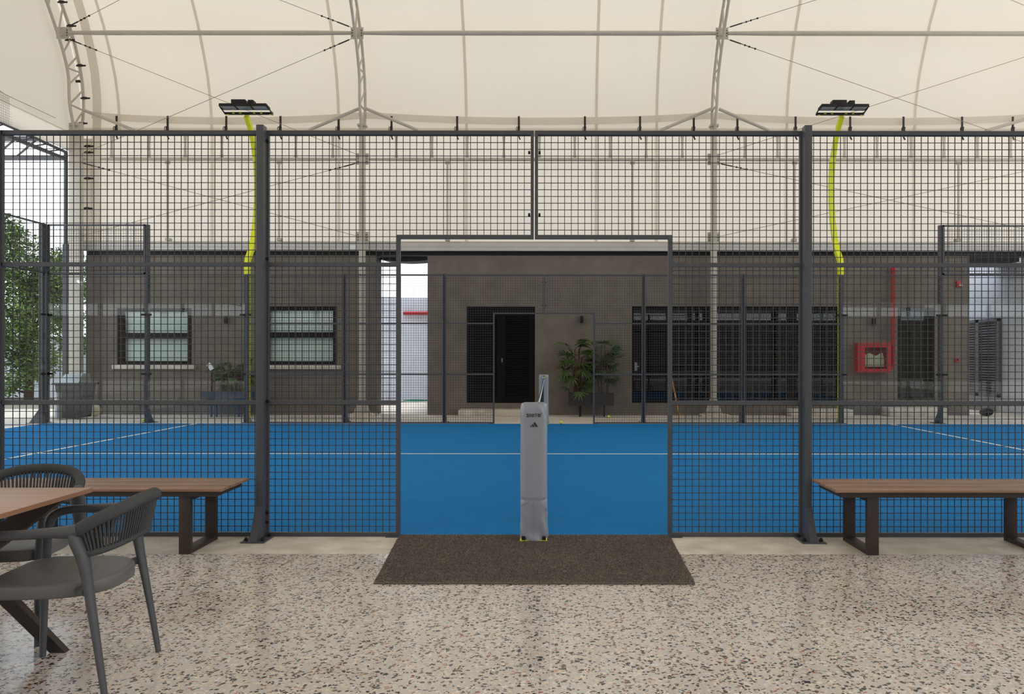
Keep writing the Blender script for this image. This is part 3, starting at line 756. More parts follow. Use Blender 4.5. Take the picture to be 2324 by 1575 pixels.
tag(c2, 'charcoal rope back armchair behind the table in front of the left bench', 'chair', 'rope back dining chairs')

# ------------------------------------------------------------------ tent: membrane vault, curtain, gable
half = [(18.32, 6.55), (18.32, 6.9), (18.28, 7.3), (18.16, 7.8), (17.95, 8.3), (17.68, 8.8), (17.36, 9.25), (16.9, 9.8), (16.0, 10.55), (14.6, 11.3), (12.8, 11.9), (10.5, 12.3), (7.5, 12.45)]
YM = 7.0
prof = half + [(2 * YM - y, z) for y, z in reversed(half)]
cols_x = [-10.73, -4.245, 3.72, 11.69]
def inward(y, z, d):
    c = Vector((YM, 4.0)); v = (c - Vector((y, z))).normalized(); return y + v.x * d, z + v.y * d
XL, XR = -10.86, 17.0
def sagx(x):     # membrane scallops inwards between the arches
    xs = [-10.73, -4.245, 3.72, 11.69, 19.6]
    for a, b_ in zip(xs, xs[1:]):
        if a <= x <= b_: u = (x - a) / (b_ - a); return 4 * u * (1 - u)
    return 0
ceil = thing('ceiling', None, None); ceil['kind'] = 'structure'
NP = len(prof)
def vault(u, v):
    x = XL + (XR - XL) * u; f = v * (NP - 1); i = min(int(f), NP - 2); q = f - i
    y = prof[i][0] * (1 - q) + prof[i + 1][0] * q; z = prof[i][1] * (1 - q) + prof[i + 1][1] * q
    d = .10 * sagx(x) * min(1, min(v, 1 - v) * 6); y, z = inward(y, z, d); return (x, y, z)
MB().grid(vault, 56, 48).build('roof_membrane', 'fabric', ceil, ang=70)
for sx in [X_(p, 18.3) for p in (480, 768, 1058, 1353, 1490, 1785, 2075)] + [12.2, -10.0]:
    def seam(u, v, sx=sx):
        x = sx + (u - .5) * .065; a = vault((x - XL) / (XR - XL), v * .5); y, z = inward(a[1], a[2], .015); return (x, y, z)
    MB().grid(seam, 1, 30).build('welded_seam', 'hem', ceil, ang=70)
# bottom hem of the roof membrane: doubled scalloped band
def hemband(u, v):
    x = -10.6 + (XR + 10.6) * u; s_ = sagx(x); zt = 7.02 - .14 * s_ ** .8; return (x, 18.22, zt - v * (.15 + .02 * s_))
MB().grid(hemband, 80, 1).build('scalloped_hem', 'hem', ceil, ang=70)
def edgeband(u, v):
    f = v; yz = [(18.22, 6.95), (18.16, 7.35), (18.03, 7.85), (17.83, 8.3), (17.56, 8.8), (17.24, 9.25), (16.8, 9.75)]
    q = f * (len(yz) - 1); i = min(int(q), len(yz) - 2); q -= i
    y = yz[i][0] * (1 - q) + yz[i + 1][0] * q; z = yz[i][1] * (1 - q) + yz[i + 1][1] * q
    return (-10.57 + .1 * math.sin(f * 1.6) + u * .2, y, z)
MB().grid(edgeband, 1, 24).build('arched_hem', 'hem', ceil, ang=70)
# far curtain
o = thing('wall_back', None, None); o['kind'] = 'structure'
MB().grid(lambda u, v: (-11.2 + 28 * u, 18.34, 3.92 + v * 2.75), 8, 4).build('curtain_membrane', 'curtain', o)
for sx in [X_(p, 18.3) for p in (480, 768, 1058, 1353, 1490, 1785, 2075)]:
    MB().grid(lambda u, v: (sx + (u - .5) * .07, 18.325, 3.95 + v * 2.7), 1, 1).build('welded_seam', 'hem', o)
MB().grid(lambda u, v: (-10.62 + u * .2 - .05 * math.sin(math.pi * v), 18.31, 3.95 + v * 2.95), 1, 8).build('side_hem', 'hem', o)
MB().grid(lambda u, v: (-11.2 + u * .58, 18.32 - .15 * math.sin(u * 9) ** 2 * v, 4.0 + v * 2.4), 4, 4).build('side_drape', 'curtain', o)
# near curtain behind the camera
o = thing('wall_front', None, None); o['kind'] = 'structure'
MB().grid(lambda u, v: (-11.0 + 28 * u, -4.34, 5.3 + v * 1.35), 8, 2).build('curtain_membrane', 'curtain', o)
MB().box(-26, 26, -4.40, -4.30, 3.80, 5.3).build('sky_blocker', 'plaster', o)  # unseen dark panel, added to cut the sky reflected in the court glass
MB().box(-11, 17, -4.25, -4.0, 3.62, 3.86).build('gutter', 'gutter', o)
# left gable above the portal
gb = thing('wall_left', None, None); gb['kind'] = 'structure'
inner = [(y, z) for (y, z) in prof]
mb = MB(); bot = lambda y: 6.40 + .02 * math.sin(math.pi * min(1, max(0, (18.3 - y) / 22.6)))
idx = []
pr = [(y, z) for y, z in prof if z > 6.6]
for y, z in pr:
    idx.append((len(mb.v), len(mb.v) + 1)); yo, zo = inward(y, z, -.25); mb.v += [(-10.88, yo, zo), (-10.88, y, bot(y))]
for a, b_ in zip(idx, idx[1:]): mb.f.append((a[0], b_[0], b_[1], a[1]))
mb.build('gable_membrane', 'fabric', gb)
MB().grid(lambda u, v: (-10.86 - .03 * v, 18.2 - 21.8 * u, bot(18.2 - 21.8 * u) + .02 - .43 * v), 24, 1).build('gable_hem', 'curtain', gb)

# gutter at the foot of the curtain
t = thing('roof_gutter', 'long pale steel gutter beam above the dark buildings', 'gutter', (3, 18.1, 3.76))
MB().box(-11.1, 17, 18.10, 18.2, 3.778, 3.86).build('gutter_box', 'gutter', t, bevel=.008)
MB().box(-11.1, 17, 18.12, 18.24, 3.865, 3.955).build('gutter_lip', 'gutter', t, bevel=.006)
MB().box(-11.1, 17, 18.14, 18.3, 3.955, 4.0).build('clamp_rail', 'cream_steel', t)
t = MB().box(-10.7, 17, 18.202, 18.55, 3.69, 3.83).build('gap_shade_strip', 'black', loc=(3, 18.3, 3.66)); tag(t, 'long black strip standing in for the shadow in the gap under the gutter', 'shade strip')  # black strip put in for the shadow between gutter and wall top

# ---- arches
def arch(cx, lean, label):
    t = thing('roof_arch', label, 'arch', (cx, 17.85, 0), 'cream lattice arches of the tent')
    yc = 17.85
    cw = .13 if cx < -10 else .065
    MB().box(cx - cw, cx + cw, yc - .07, yc + .07, .05, 6.62).build('column', 'cream_steel', t, bevel=.01)
    MB().box(cx - .30, cx + .32, yc - .22, yc + .17, 0, .05).build('base_plinth', 'concrete', t, bevel=.01)
    m = MB()
    m.hull8([(cx - .2, yc - .012, .05), (cx + .2, yc - .012, .05), (cx + .2, yc + .012, .05), (cx - .2, yc + .012, .05), (cx - .07, yc - .012, .42), (cx + .07, yc - .012, .42), (cx + .07, yc + .012, .42), (cx - .07, yc + .012, .42)])
    m.box(cx - .22, cx + .22, yc - .18, yc + .15, .05, .065)
    m.build('base_gusset', 'cream_steel', t)
    L = lambda z: cx + lean * max(0, z - 6.6)
    outer = [(18.02, 6.45), (18.12, 7.0), (18.08, 7.6), (17.94, 8.05), (17.70, 8.55), (17.22, 9.2), (16.7, 9.75), (15.8, 10.4), (14.5, 11.05), (12.7, 11.62), (10.4, 12.0), (7, 12.15)]
    inner = [(17.78, 6.45), (17.60, 6.98), (17.56, 7.55), (17.42, 7.95), (17.18, 8.36), (16.72, 8.99), (16.2, 9.45), (15.4, 10.05), (14.2, 10.65), (12.5, 11.2), (10.3, 11.55), (7, 11.7)]
    def chord(pts):
        full = pts + [(2 * YM - y, z) for y, z in reversed(pts[:-1])]
        return spline([(L(z), y, z) for y, z in full], 4)
    co, ci = chord(outer), chord(inner)
    MB().tube(co, .032, 8).build('outer_chord', 'cream_steel', t); MB().tube(ci, .032, 8).build('inner_chord', 'cream_steel', t)
    m = MB(); k = 0; step = 3
    idxs = list(range(1, len(co) - 1, step))
    for q, i in enumerate(idxs[:-1]):
        j = idxs[q + 1]
        m.tube([ci[i], co[j]], .02, 6) if True else None
        if q % 2 == 0: m.tube([ci[j], co[j]], .02, 6)
    m.build('lattice', 'cream_steel', t)
    # node plates
    for y, z in ((17.36, 8.47), (17.88, 5.83), (17.88, 4.05)):
        np_ = MB().box(L(z) - .14, L(z) + .14, y - .02, y + .0, z - .13, z + .13).build('node_plate', 'cream_steel', t, bevel=.01)
        y -= .02
        for dx in (-.10, .10):
            for dz in (-.06, 0, .06): MB().tube([(L(z) + dx, y, z + dz), (L(z) + dx, y - .014, z + dz)], .011, 6).build('bolt', 'strap', np_)
    for za in (6.42, 6.55): MB().box(cx - .10, cx + .10, yc - .10, yc + .10, za, za + .05).build('flange', 'cream_steel', t, bevel=.01)
    # near side column
    MB().box(cx - .065, cx + .065, -3.92, -3.78, 0, 6.6).build('column', 'cream_steel', t)
    return t
for cx, ln, lb in zip(cols_x, (0, 0, .04, .04), ('leftmost cream lattice arch beside the open left end of the tent', 'cream lattice arch on the column beside the bright passage', 'cream lattice arch on the column in front of the dark storefront', 'cream lattice arch beyond the right edge of the picture')):
    arch(cx, ln, lb)

# ---- purlin pipes
def pipe(xa, xb, y, z, r, label, taper=True):
    n = 24; pts = []; rr = []
    for k in range(n + 1):
        u = k / n; pts.append((xa + (xb - xa) * u, y, z)); d = min(u, 1 - u) * abs(xb - xa)
        rr.append(r * (1.0 if d > .9 else (.75 + .25 * d / .9)))
    o = MB().tube(pts, rr, 12).build('purlin_pipe', 'cream_steel', loc=((xa + xb) / 2, y, z)); tag(o, label, 'pipe', 'horizontal pipes of the tent'); return o
bays = [('left bay', cols_x[0], cols_x[1]), ('middle bay above the net', cols_x[1], cols_x[2]), ('right bay', cols_x[2], cols_x[3])]
for nm, a, b_ in bays:
    lean = .075 if a > 0 else 0
    pipe(a + .13 + lean, b_ - .13 + (.075 if b_ > 0 else 0), 17.34, 8.47, .052, 'highest horizontal cream pipe in the ' + nm)
    pipe(a + .10, b_ - .10, 17.90, 6.40, .045, 'cream pipe hidden behind the fence top in the ' + nm)
    pipe(a + .10, b_ - .10, 17.90, 5.83, .040, 'cream pipe below the row of short uprights in the ' + nm)
    if a < 5:
        # second thin rod behind the highest pipe
        pass
for (xa, ya, xb, yb, lb) in ((830, 247, 948, 296, 'sloping cream strut down to the right of the second arch'), (814, 247, 700, 296, 'sloping cream strut down to the left of the second arch'),
                             (1613, 247, 1497, 296, 'sloping cream strut down to the left of the third arch'), (1631, 247, 1745, 296, 'sloping cream strut down to the right of the third arch'),
                             (187, 250, 303, 296, 'sloping cream strut down from the leftmost arch'), (2405, 247, 2236, 296, 'sloping cream strut at the right edge of the picture')):
    o = MB().tube([(X_(xa, 17.9), 17.9, Z_(ya, 17.9)), (X_(xb, 17.9), 17.9, Z_(yb, 17.9))], .036, 10).build('roof_strut', 'cream_steel', loc=(X_(xb, 17.9), 17.9, Z_(yb, 17.9))); tag(o, lb, 'strut', 'sloping struts of the tent')
sh = [253, 338, 420, 503, 671, 755, 899, 980, 1060, 1143, 1224, 1304, 1384, 1466, 1548, 1690, 1764, 1840, 1916, 1990, 2067, 2142, 2218, 2293]
sh_o = None
for k, px in enumerate(sh):
    x = X_(px, 17.9)
    if sh_o is None:
        m = MB()
        rg = []
        for z, w in ((5.86, .038), (5.93, .030), (6.12, .022), (6.3, .030), (6.37, .038)):
            rg.append([(x - w, 17.888, z), (x + w, 17.888, z), (x + w, 17.912, z), (x - w, 17.912, z)])
        sh_o = o = m.rings(rg).build('short_upright', 'cream_steel', loc=(x, 17.9, 5.86))
    else:
        o = sh_o.copy(); COL.objects.link(o); o.location = (x, 17.9, 5.86)
    tag(o, 'short cream upright between the two pipes, %s of its row from the left' % (ORD + ['x'])[k], 'upright', 'short uprights between the pipes')
for k, px in enumerate((380, 633, 1015, 1435, 1803, 2175)):
    x = X_(px, 17.9)
    t = thing('hanger_rod', 'long thin cream rod from pipe to gutter, %s of six from the left' % ORD[k], 'rod', (x, 17.9, 4.0), 'long rods below the lower pipe')
    MB().tube([(x, 17.9, 4.03), (x, 17.9, 5.79)], .026, 8).build('rod', 'cream_steel', t)
    MB().box(x - .05, x + .05, 17.88, 17.92, 5.72, 5.80).build('end_bracket', 'cream_steel', t)
    MB().box(x - .05, x + .05, 17.88, 18.02, 3.98, 4.04).build('end_bracket', 'cream_steel', t)

# ---- bracing cables
def cable(p, q, label, hw=True):
    t = thing('bracing_cable', label, 'cable', p, 'bracing cables of the tent')
    p = Vector(p); q = Vector(q)
    MB().tube([p, q], .006, 5).build('cable', 'cable', t)
    d = (q - p).normalized()
    m = MB(); m.tube([p + d * .04, p + d * .3, p + d * .31, p + d * .66], [.014, .014, .008, .008], 6)
    for k in (.38, .48, .62): m.tube([p + d * k + Vector((0, 0, .0)), p + d * (k + .03)], .02, 6)
    m.build('turnbuckle', 'strap', t); return t
for (a, b_, nm) in ((cols_x[0], cols_x[1], 'left bay'), (cols_x[2], cols_x[3], 'right bay')):
    s1 = .13
    l = .075 if a > 0 else 0
    U, Mi, Lo = 8.47, 5.83, 4.08
    cable((b_ - s1 + l, 17.32, U - .14), (a + s1, 17.85, Mi + .1), 'thin cable falling leftwards from the upper node of the ' + nm)
    cable((a + s1 + l, 17.32, U - .14), (b_ - s1, 17.85, Mi + .1), 'thin cable falling rightwards from the upper node of the ' + nm)
    cable((a + s1, 17.85, Mi - .1), (b_ - s1, 17.85, Lo), 'thin cable behind the mesh falling rightwards in the ' + nm)
    cable((b_ - s1, 17.85, Mi - .1), (a + s1, 17.85, Lo), 'thin cable behind the mesh falling leftwards in the ' + nm)
    cable((b_ - s1 + l, 17.32, U + .12), (a + .1 + l, 15.2, 10.3), 'thin cable rising leftwards to the roof in the ' + nm)
    cable((a + s1 + l, 17.32, U + .12), (b_ - .1 + l, 15.2, 10.3), 'thin cable rising rightwards to the roof in the ' + nm)

# ---- ratchet straps along the hem
def strap_proto():
    t = thing('ratchet_strap', None, 'strap', (0, 0, 0))
    MB().box(-.024, .024, -.004, .004, 0, .47).build('webbing', 'strap', t)
    m = MB(); m.box(-.032, .026, -.03, .006, .10, .20); m.tube([(-.045, -.03, .22), (-.06, -.035, .16), (-.035, -.03, .10)], .008, 6); m.tube([(-.03, -.02, .21), (.03, -.02, .21)], .018, 8)
    m.build('ratchet', 'strap', t)
    MB().bar((0, 0, 0), (.03, -.01, -.07), .03, .02, (0, 1, 0)).build('loose_tail', 'strap', t)
    return t
st = strap_proto(); first = True
sp_x = [264, 380, 513, 636, 768, 888, 1037, 1177, 1327, 1452, 1574, 1673, 1805, 1929, 2050, 2183, 2298]
for k, px in enumerate(sp_x):
    o = st if first else copy_tree(st); first = False
    o.location = (X_(px, 18.15), 18.15, 6.42)
    tag(o, 'black ratchet strap hanging from the tent hem, %s of the row from the left' % ORD[k], 'strap', 'ratchet straps along the tent hem')
for k, (px, py) in enumerate(((140, 6), (160, 60), (157, 92), (182, 150), (177, 186), (192, 224), (186, 281), (200, 333), (200, 347), (200, 406), (198, 474))):
    y = 17.0 + min(1.1, max(0, py) / 200 * 1.0 + .2) if py < 200 else 18.1
    x, z = X_(px, y), Z_(py, y)
    t = thing('side_ratchet_strap', 'small black ratchet strap beside the leftmost arch, %s from the top' % ORD[k], 'strap', (x, y, z), 'ratchet straps beside the leftmost arch')
    MB().box(x - .10, x + .12, y - .004, y + .004, z - .018, z + .018).build('webbing', 'strap', t)
    MB().box(x - .05, x + .05, y - .035, y - .004, z - .028, z + .024).build('ratchet', 'strap', t)

# ------------------------------------------------------------------ steel portal left of the tent
t = thing('steel_portal', 'dark grey steel portal with slanted truss at the open left end', 'portal', (-11.0, 17.95, 0))
xp, yp = X_(151, 17.95), 17.95
MB().box(xp - .06, xp + .06, yp - .06, yp + .06, 0, 3.9).build('column', 'steel', t)
MB().box(xp - .04, xp - .0, yp - .05, yp + .05, 3.9, 6.0).build('column_flange', 'steel', t)
m = MB(); zb, zt = Z_(360, yp), Z_(316, yp)
m.bar((xp - 5, yp, zb), (xp - .05, yp, zb), .08, .09); m.bar((xp - 5, yp, zt), (xp - .6, yp, zt), .08, .10)
for k in range(6):
    x = xp - .7 - k * .5; m.bar((x, yp, zt - .03), (x - .45, yp, zb + .03), .03, .035)
    m.bar((x, yp, zt - .03), (x, yp, zb + .03), .03, .03)
m.build('cross_truss', 'steel', t)
m = MB(); a0 = (xp, yp, 5.83); a1 = (xp, 12.5, 5.80); b0 = (xp, yp, 5.99); b1 = (xp, 12.5, 6.10)
m.bar(a0, a1, .06, .07); m.bar(b0, b1, .05, .05)
for k in range(12):
    f = (k + .5) / 12; y = yp + (12.5 - yp) * f; za = a0[2] - .03 * f; zt_ = b0[2] + .11 * f
    m.bar((xp, y, za), (xp, y, zt_), .04, .04); m.bar((xp, y, zt_), (xp, y - .4, za + .03), .03, .03)
m.build('side_truss', 'steel', t)
# bird netting hanging from a wire at the upper left
t = thing('bird_net', 'grey bird netting hanging from a wire at the upper left corner', 'net', (-11, 16, 6.5))
m = MB(); x = -10.8
ya, yb = 15.2, 15.85; za = Z_(215, 15.6)
MB().tube([(x, 17.2, za + .02), (x, 15.6, za), (x, 13, za + .45)], .006, 5).build('wire', 'cable', t)
for k in range(28):
    y = 15.72 - k * .05; m.box(x - .002, x + .002, y, y + .003, za - .62 + .0 * k, za + .005 + .17 * max(0, 15.6 - y))
for k in range(12):
    z = za - .05 * k; m.box(x - .002, x + .002, 14.3, 15.72 + .01 * k, z, z + .003)
m.build('netting', 'net_fab', t, ang=0)

# ------------------------------------------------------------------ buildings behind
def wall_with_openings(name, x0, x1, y0, y1, z1, ops, m='plaster'):
    mb = MB(); cur = x0
    for (a, b_, zb, zt) in sorted(ops):
        if a > cur: mb.box(cur, a, y0, y1, 0, z1)
        if zb > 0: mb.box(a, b_, y0, y1, 0, zb)
        mb.box(a, b_, y0, y1, zt, z1); cur = b_
    mb.box(cur, x1, y0, y1, 0, z1)
    o = mb.build(name, m, ang=0); tag(o, kind='structure'); return o
xw = lambda p: X_(p, YB)
zw = lambda p: Z_(p, YB)
LB0, LB1 = xw(195), xw(853)
wins = [(xw(265), xw(435), zw(829), zw(700)), (xw(597), xw(765), zw(829), zw(696))]
wall_with_openings('wall_left_building', LB0, LB1, YB, YB + .6, 3.685, wins)
for i, (a, b_, zb, zt) in enumerate(wins):
    t = thing('window_%d' % (i + 1), None, None, ((a + b_) / 2, YB, zb)); t['kind'] = 'structure'
    f = .11
    m = MB(); yy = YB + .05
    m.box(a, a + f, yy, yy + .12, zb, zt); m.box(b_ - f, b_, yy, yy + .12, zb, zt); m.box(a + f, b_ - f, yy, yy + .12, zb, zb + .09); m.box(a + f, b_ - f, yy, yy + .12, zt - .08, zt)
    zm = (zb + zt) / 2 + .02; m.box(a + f, b_ - f, yy, yy + .12, zm - .065, zm + .065)
    m.build('window_frame', 'frame_dark', t)
    MB().box(a + f, b_ - f, yy + .05, yy + .06, zb + .09, zt - .08).build('pane', 'pane', t, ang=0)
    MB().box(a + f, b_ - f, yy + .13, yy + .15, zb, zt).build('blind', 'blind', t)
    MB().box(a - .08, b_ + .10, YB - .07, YB + .04, zb - .095, zb - .0).build('window_sill', 'concrete', t, bevel=.005)
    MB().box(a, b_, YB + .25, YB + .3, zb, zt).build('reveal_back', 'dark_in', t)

RB0, RB1 = xw(970), xw(2200)
d1 = (xw(1059), xw(1214), zw(915), zw(696)); sf = (xw(1434), xw(1906), zw(915), zw(695)); gd = (xw(2037), xw(2122), zw(907), zw(697))
rwall = wall_with_openings('wall_right_building', RB0, RB1, YB, YB + .3, 3.685, [d1, sf, gd])
m = MB(); m.box(RB0, RB0 + .25, YB + .3, 24, 0, 3.69); m.box(RB1 - .25, RB1, YB + .3, 24, 0, 3.69); m.box(RB0, RB1, 24, 24.2, 0, 3.69)
m.box(RB0, RB1, YB + .3, 24.2, 3.6, 3.69)
o = m.build('wall_right_building_shell', 'plaster', ang=0); tag(o, kind='structure')
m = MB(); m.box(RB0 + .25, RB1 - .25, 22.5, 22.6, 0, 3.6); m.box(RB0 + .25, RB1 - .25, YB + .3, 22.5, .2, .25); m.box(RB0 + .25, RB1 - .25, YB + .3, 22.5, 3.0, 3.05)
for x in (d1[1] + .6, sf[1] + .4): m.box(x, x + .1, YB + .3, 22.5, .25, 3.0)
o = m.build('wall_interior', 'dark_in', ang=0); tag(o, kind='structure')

# door_1: louvred double door
t = thing('door_1', None, None, ((d1[0] + d1[1]) / 2, YB, d1[2])); t['kind'] = 'structure'
a, b_, zb, zt = d1; yy = YB + .06
m = MB(); m.box(a, b_, yy, yy + .1, zt - .17, zt); m.box(a, a + .04, yy, yy + .1, zb, zt - .17); m.box(b_ - .04, b_, yy, yy + .1, zb, zt - .17); m.build('door_frame', 'frame_dark', t)
mid = xw(1137)
for q, (xa, xb) in enumerate(((a + .04, mid), (mid, b_ - .04))):
    lf = MB(); s1 = .10
    lf.box(xa, xa + s1, yy + .01, yy + .06, zb, zt - .17); lf.box(xb - s1, xb, yy + .01, yy + .06, zb, zt - .17)
    lf.box(xa + s1, xb - s1, yy + .01, yy + .06, zb, zb + .13); lf.box(xa + s1, xb - s1, yy + .01, yy + .06, zt - .22, zt - .17)
    leaf = lf.build('door_leaf', 'frame_dark', t)
    lv = MB(); z = zb + .15
    while z < zt - .26:
        lv.hull8([(xa + s1, yy + .02, z), (xb - s1, yy + .02, z), (xb - s1, yy + .045, z + .03), (xa + s1, yy + .045, z + .03), (xa + s1, yy + .02, z + .008), (xb - s1, yy + .02, z + .008), (xb - s1, yy + .045, z + .038), (xa + s1, yy + .045, z + .038)]); z += .045
    lv.build('louvers', 'louver', leaf, ang=0)
    MB().box(xa + s1, xb - s1, yy + .062, yy + .07, zb + .1, zt - .2).build('back_panel', 'black', leaf)
MB().tube([(mid + .02, yy - .0, 1.27), (mid + .02, yy - .03, 1.27)], .012, 8).box(mid + .008, mid + .032, yy + .0, yy + .012, 1.22, 1.31).build('door_handle', 'silver', t)
# storefront
t = thing('window_3', None, None, ((sf[0] + sf[1]) / 2, YB, sf[2])); t['kind'] = 'structure'
a, b_, zb, zt = sf; m = MB(); yy = YB + .08
m.box(a, b_, yy, yy + .08, zb, zb + .06); m.box(a, b_, yy, yy + .08, zt - .07, zt)
mull = [1434, 1461, 1518, 1567, 1608, 1690, 1800, 1906]
for i, p in enumerate(mull):
    x = xw(p); w = .05 if p != 1800 else .11; m.box(max(a, x - w), min(b_, x + w), yy, yy + .08, zb + .06, zt - .07)
m.box(a, b_, yy, yy + .07, zt - .36, zt - .32)
m.build('window_frame', 'frame_dark', t)
for p, q in zip(mull, mull[1:]): MB().box(xw(p) + .05, xw(q) - .05, yy + .03, yy + .04, zb + .06, zt - .07).build('pane', 'dark_pane', t, ang=0)
MB().box(xw(1441), xw(1447), yy - .03, yy, 1.02, 1.22).tube([(xw(1444), yy - .03, 1.12), (xw(1450), yy - .05, 1.12)], .012, 6).build('door_handle', 'silver', t)
# glazed door
t = thing('door_2', None, None, ((gd[0] + gd[1]) / 2, YB, gd[2])); t['kind'] = 'structure'
a, b_, zb, zt = gd; m = MB(); m.box(a, a + .08, YB + .04, YB + .14, zb, zt); m.box(b_ - .05, b_, YB + .04, YB + .14, zb, zt); m.box(a, b_, YB + .04, YB + .14, zt - .07, zt); m.box(a, b_, YB + .04, YB + .14, zb, zb + .07); m.build('door_frame', 'frame_dark', t)
MB().box(a + .08, b_ - .05, YB + .08, YB + .09, zb + .07, zt - .07).build('pane', 'dark_pane', t, ang=0)
# front steps
for (p0, p1, h, lb) in ((1040, 1208, .145, 'pale concrete step under the louvred black door'), (1797, 1938, .16, 'pale concrete step at the right end of the storefront'), (2020, 2150, .20, 'pale concrete step under the glazed dark door')):
    y = 17.72; o = MB().box(X_(p0, y), X_(p1, y), y, YB - .001, 0, h).build('door_step', 'concrete', loc=(X_(p0, y), y, 0), bevel=.02); tag(o, lb, 'step', 'concrete door steps')

# wall lamps, alarm, hose cabinet
for px, py, lb in ((1320, 725, 'small black box lamp on the wall above the black planters'), (515, 727, 'small black box lamp on the left building beside the light mast'), (1981, 730, 'small black box lamp on the wall above the red hose cabinet')):
    x, z = xw(px), zw(py); t = thing('wall_lamp', lb, 'lamp', (x, YB, z), 'black wall lamps')
    MB().box(x - .035, x + .035, YB - .10, YB - .015, z - .08, z + .08).build('lamp_body', 'black', t, bevel=.005); MB().box(x - .025, x + .025, YB - .015, YB + .0, z - .03, z + .03).build('wall_bracket', 'black', t)
x0, x1, z0, z1 = xw(1939), xw(2014), zw(845), zw(778)
t = thing('fire_hose_cabinet', 'red wall cabinet with folded cream fire hose behind glass', 'cabinet', ((x0 + x1) / 2, YB, z0))
m = MB(); m.box(x0, x1, YB - .2, YB - .002, z0, z0 + .09); m.box(x0, x1, YB - .2, YB, z1 - .10, z1); m.box(x0, x0 + .17, YB - .2, YB, z0 + .09, z1 - .10); m.box(x1 - .10, x1, YB - .2, YB, z0 + .09, z1 - .10); m.box(x0 + .17, x1 - .10, YB - .02, YB, z0 + .09, z1 - .1)
m.build('cabinet_body', 'red', t, bevel=.0)
MB().box(x0 + .17, x1 - .10, YB - .19, YB - .185, z0 + .09, z1 - .10).build('glass_pane', 'pane', t, ang=0)
m = MB()
for k in range(9): m.tube([(x0 + .22 + k * .05, YB - .10, z0 + .14), (x0 + .20 + k * .052, YB - .12, z0 + .30), (x0 + .23 + k * .045, YB - .10, z0 + .42 + .03 * math.sin(k))], .026, 8, True, .5)
m.build('folded_hose', 'canvas', t)
t = thing('red_standpipe', 'vertical red fire pipe running down to the hose cabinet', 'pipe', (xw(2023), YB, 0))
x = xw(2023); MB().tube([(x, YB - .09, zw(607)), (x, YB - .09, zw(826)), (x - .02, YB - .09, zw(832)), (xw(2014) , YB - .09, zw(834))], .042, 12).build('pipe', 'red', t)
MB().tube([(x, YB - .09, zw(700)), (x, YB - .09, zw(704))], .052, 12).tube([(x, YB - .09, zw(824)), (x, YB - .09, zw(829))], .054, 12).tube([(x, YB - .09, zw(609)), (x, YB - .09, zw(613))], .06, 12).build('coupling', 'red', t)
t = thing('fire_alarm', 'square red fire alarm with white flasher high on the wall', 'alarm', (xw(2175), YB, zw(644)))
x, z = xw(2175), zw(644); MB().box(x - .065, x + .065, YB - .06, YB, z - .065, z + .065).build('housing', 'red', t, bevel=.008); MB().box(x - .01, x + .055, YB - .075, YB - .058, z - .045, z + .0).build('flasher', 'white', t, bevel=.004)
t = thing('alarm_call_point', 'small red call point on the wall below the fire alarm', 'alarm', (xw(2171), YB, zw(816)))
x, z = xw(2171), zw(816); MB().box(x - .05, x + .05, YB - .05, YB, z - .05, z + .05).build('housing', 'red', t, bevel=.006); MB().box(x - .025, x + .025, YB - .056, YB - .048, z - .02, z + .02).build('push_plate', 'black', t)
o = MB().tube([(xw(1521), 18.1, .95), (xw(1538), 17.95, .01)], .018, 8).build('wooden_pole', 'wood_pole', loc=(xw(1538), 17.95, 0)); tag(o, 'thin yellow wooden pole leaning against the storefront', 'pole')

# ---- passage between the buildings
o = MB().box(-14, RB0 + .3, 24.6, 24.8, 0, Z_(676, 24.6)).build('wall_passage', 'block_wall'); tag(o, kind='structure')
zp = Z_(711, 24.5)
o = MB().tube([(-4.55, 24.5, zp), (-2.6, 24.5, zp)], .055, 12).build('red_pipe', 'red', loc=(-3.5, 24.5, zp)); tag(o, 'horizontal red pipe on the white wall at the end of the passage', 'pipe')
t = thing('garden_hose', 'coiled green garden hose on the ground at the end of the passage', 'hose', (-3.95, 23.7, 0))
m = MB(); pts = [(-3.95 + (.42 + .03 * math.sin(5 * a)) * math.cos(a), 23.7 + (.45 - .012 * a + .04 * math.cos(3 * a)) * math.sin(a), .02 + .04 * a / 25) for a in [k * 19 / 120 for k in range(121)]]
m.tube(pts, .010, 6); m.build('coil', 'hose', t); MB().tube([(-4.3, 23.4, .02), (-4.6, 23.2, .02), (-4.8, 23.5, .02)], .016, 6).build('loose_end', 'silver', t)
def sag_cloth(x0, x1, ya, za, sg, label):
    t = MB().grid(lambda u, v: (x0 + (x1 - x0) * u, ya + v * 1.0, za - sg * 4 * u * (1 - u) + v * .06), 12, 2)
    o = t.grid(lambda u, v: (x0 + (x1 - x0) * u, ya, za - sg * 4 * u * (1 - u) * (1 - v) + v * .2), 12, 1).build('shade_cloth', 'shade', loc=((x0 + x1) / 2, ya, za)); tag(o, label, 'shade cloth', 'dark sagging cloths under the gutter')
sag_cloth(xw(853), xw(972), 18.58, 3.64, .05, 'dark cloth sagging over the top of the bright passage')
sag_cloth(xw(2203), 11.1, 18.60, 3.60, .07, 'dark cloth sagging beside the right building')
MB()
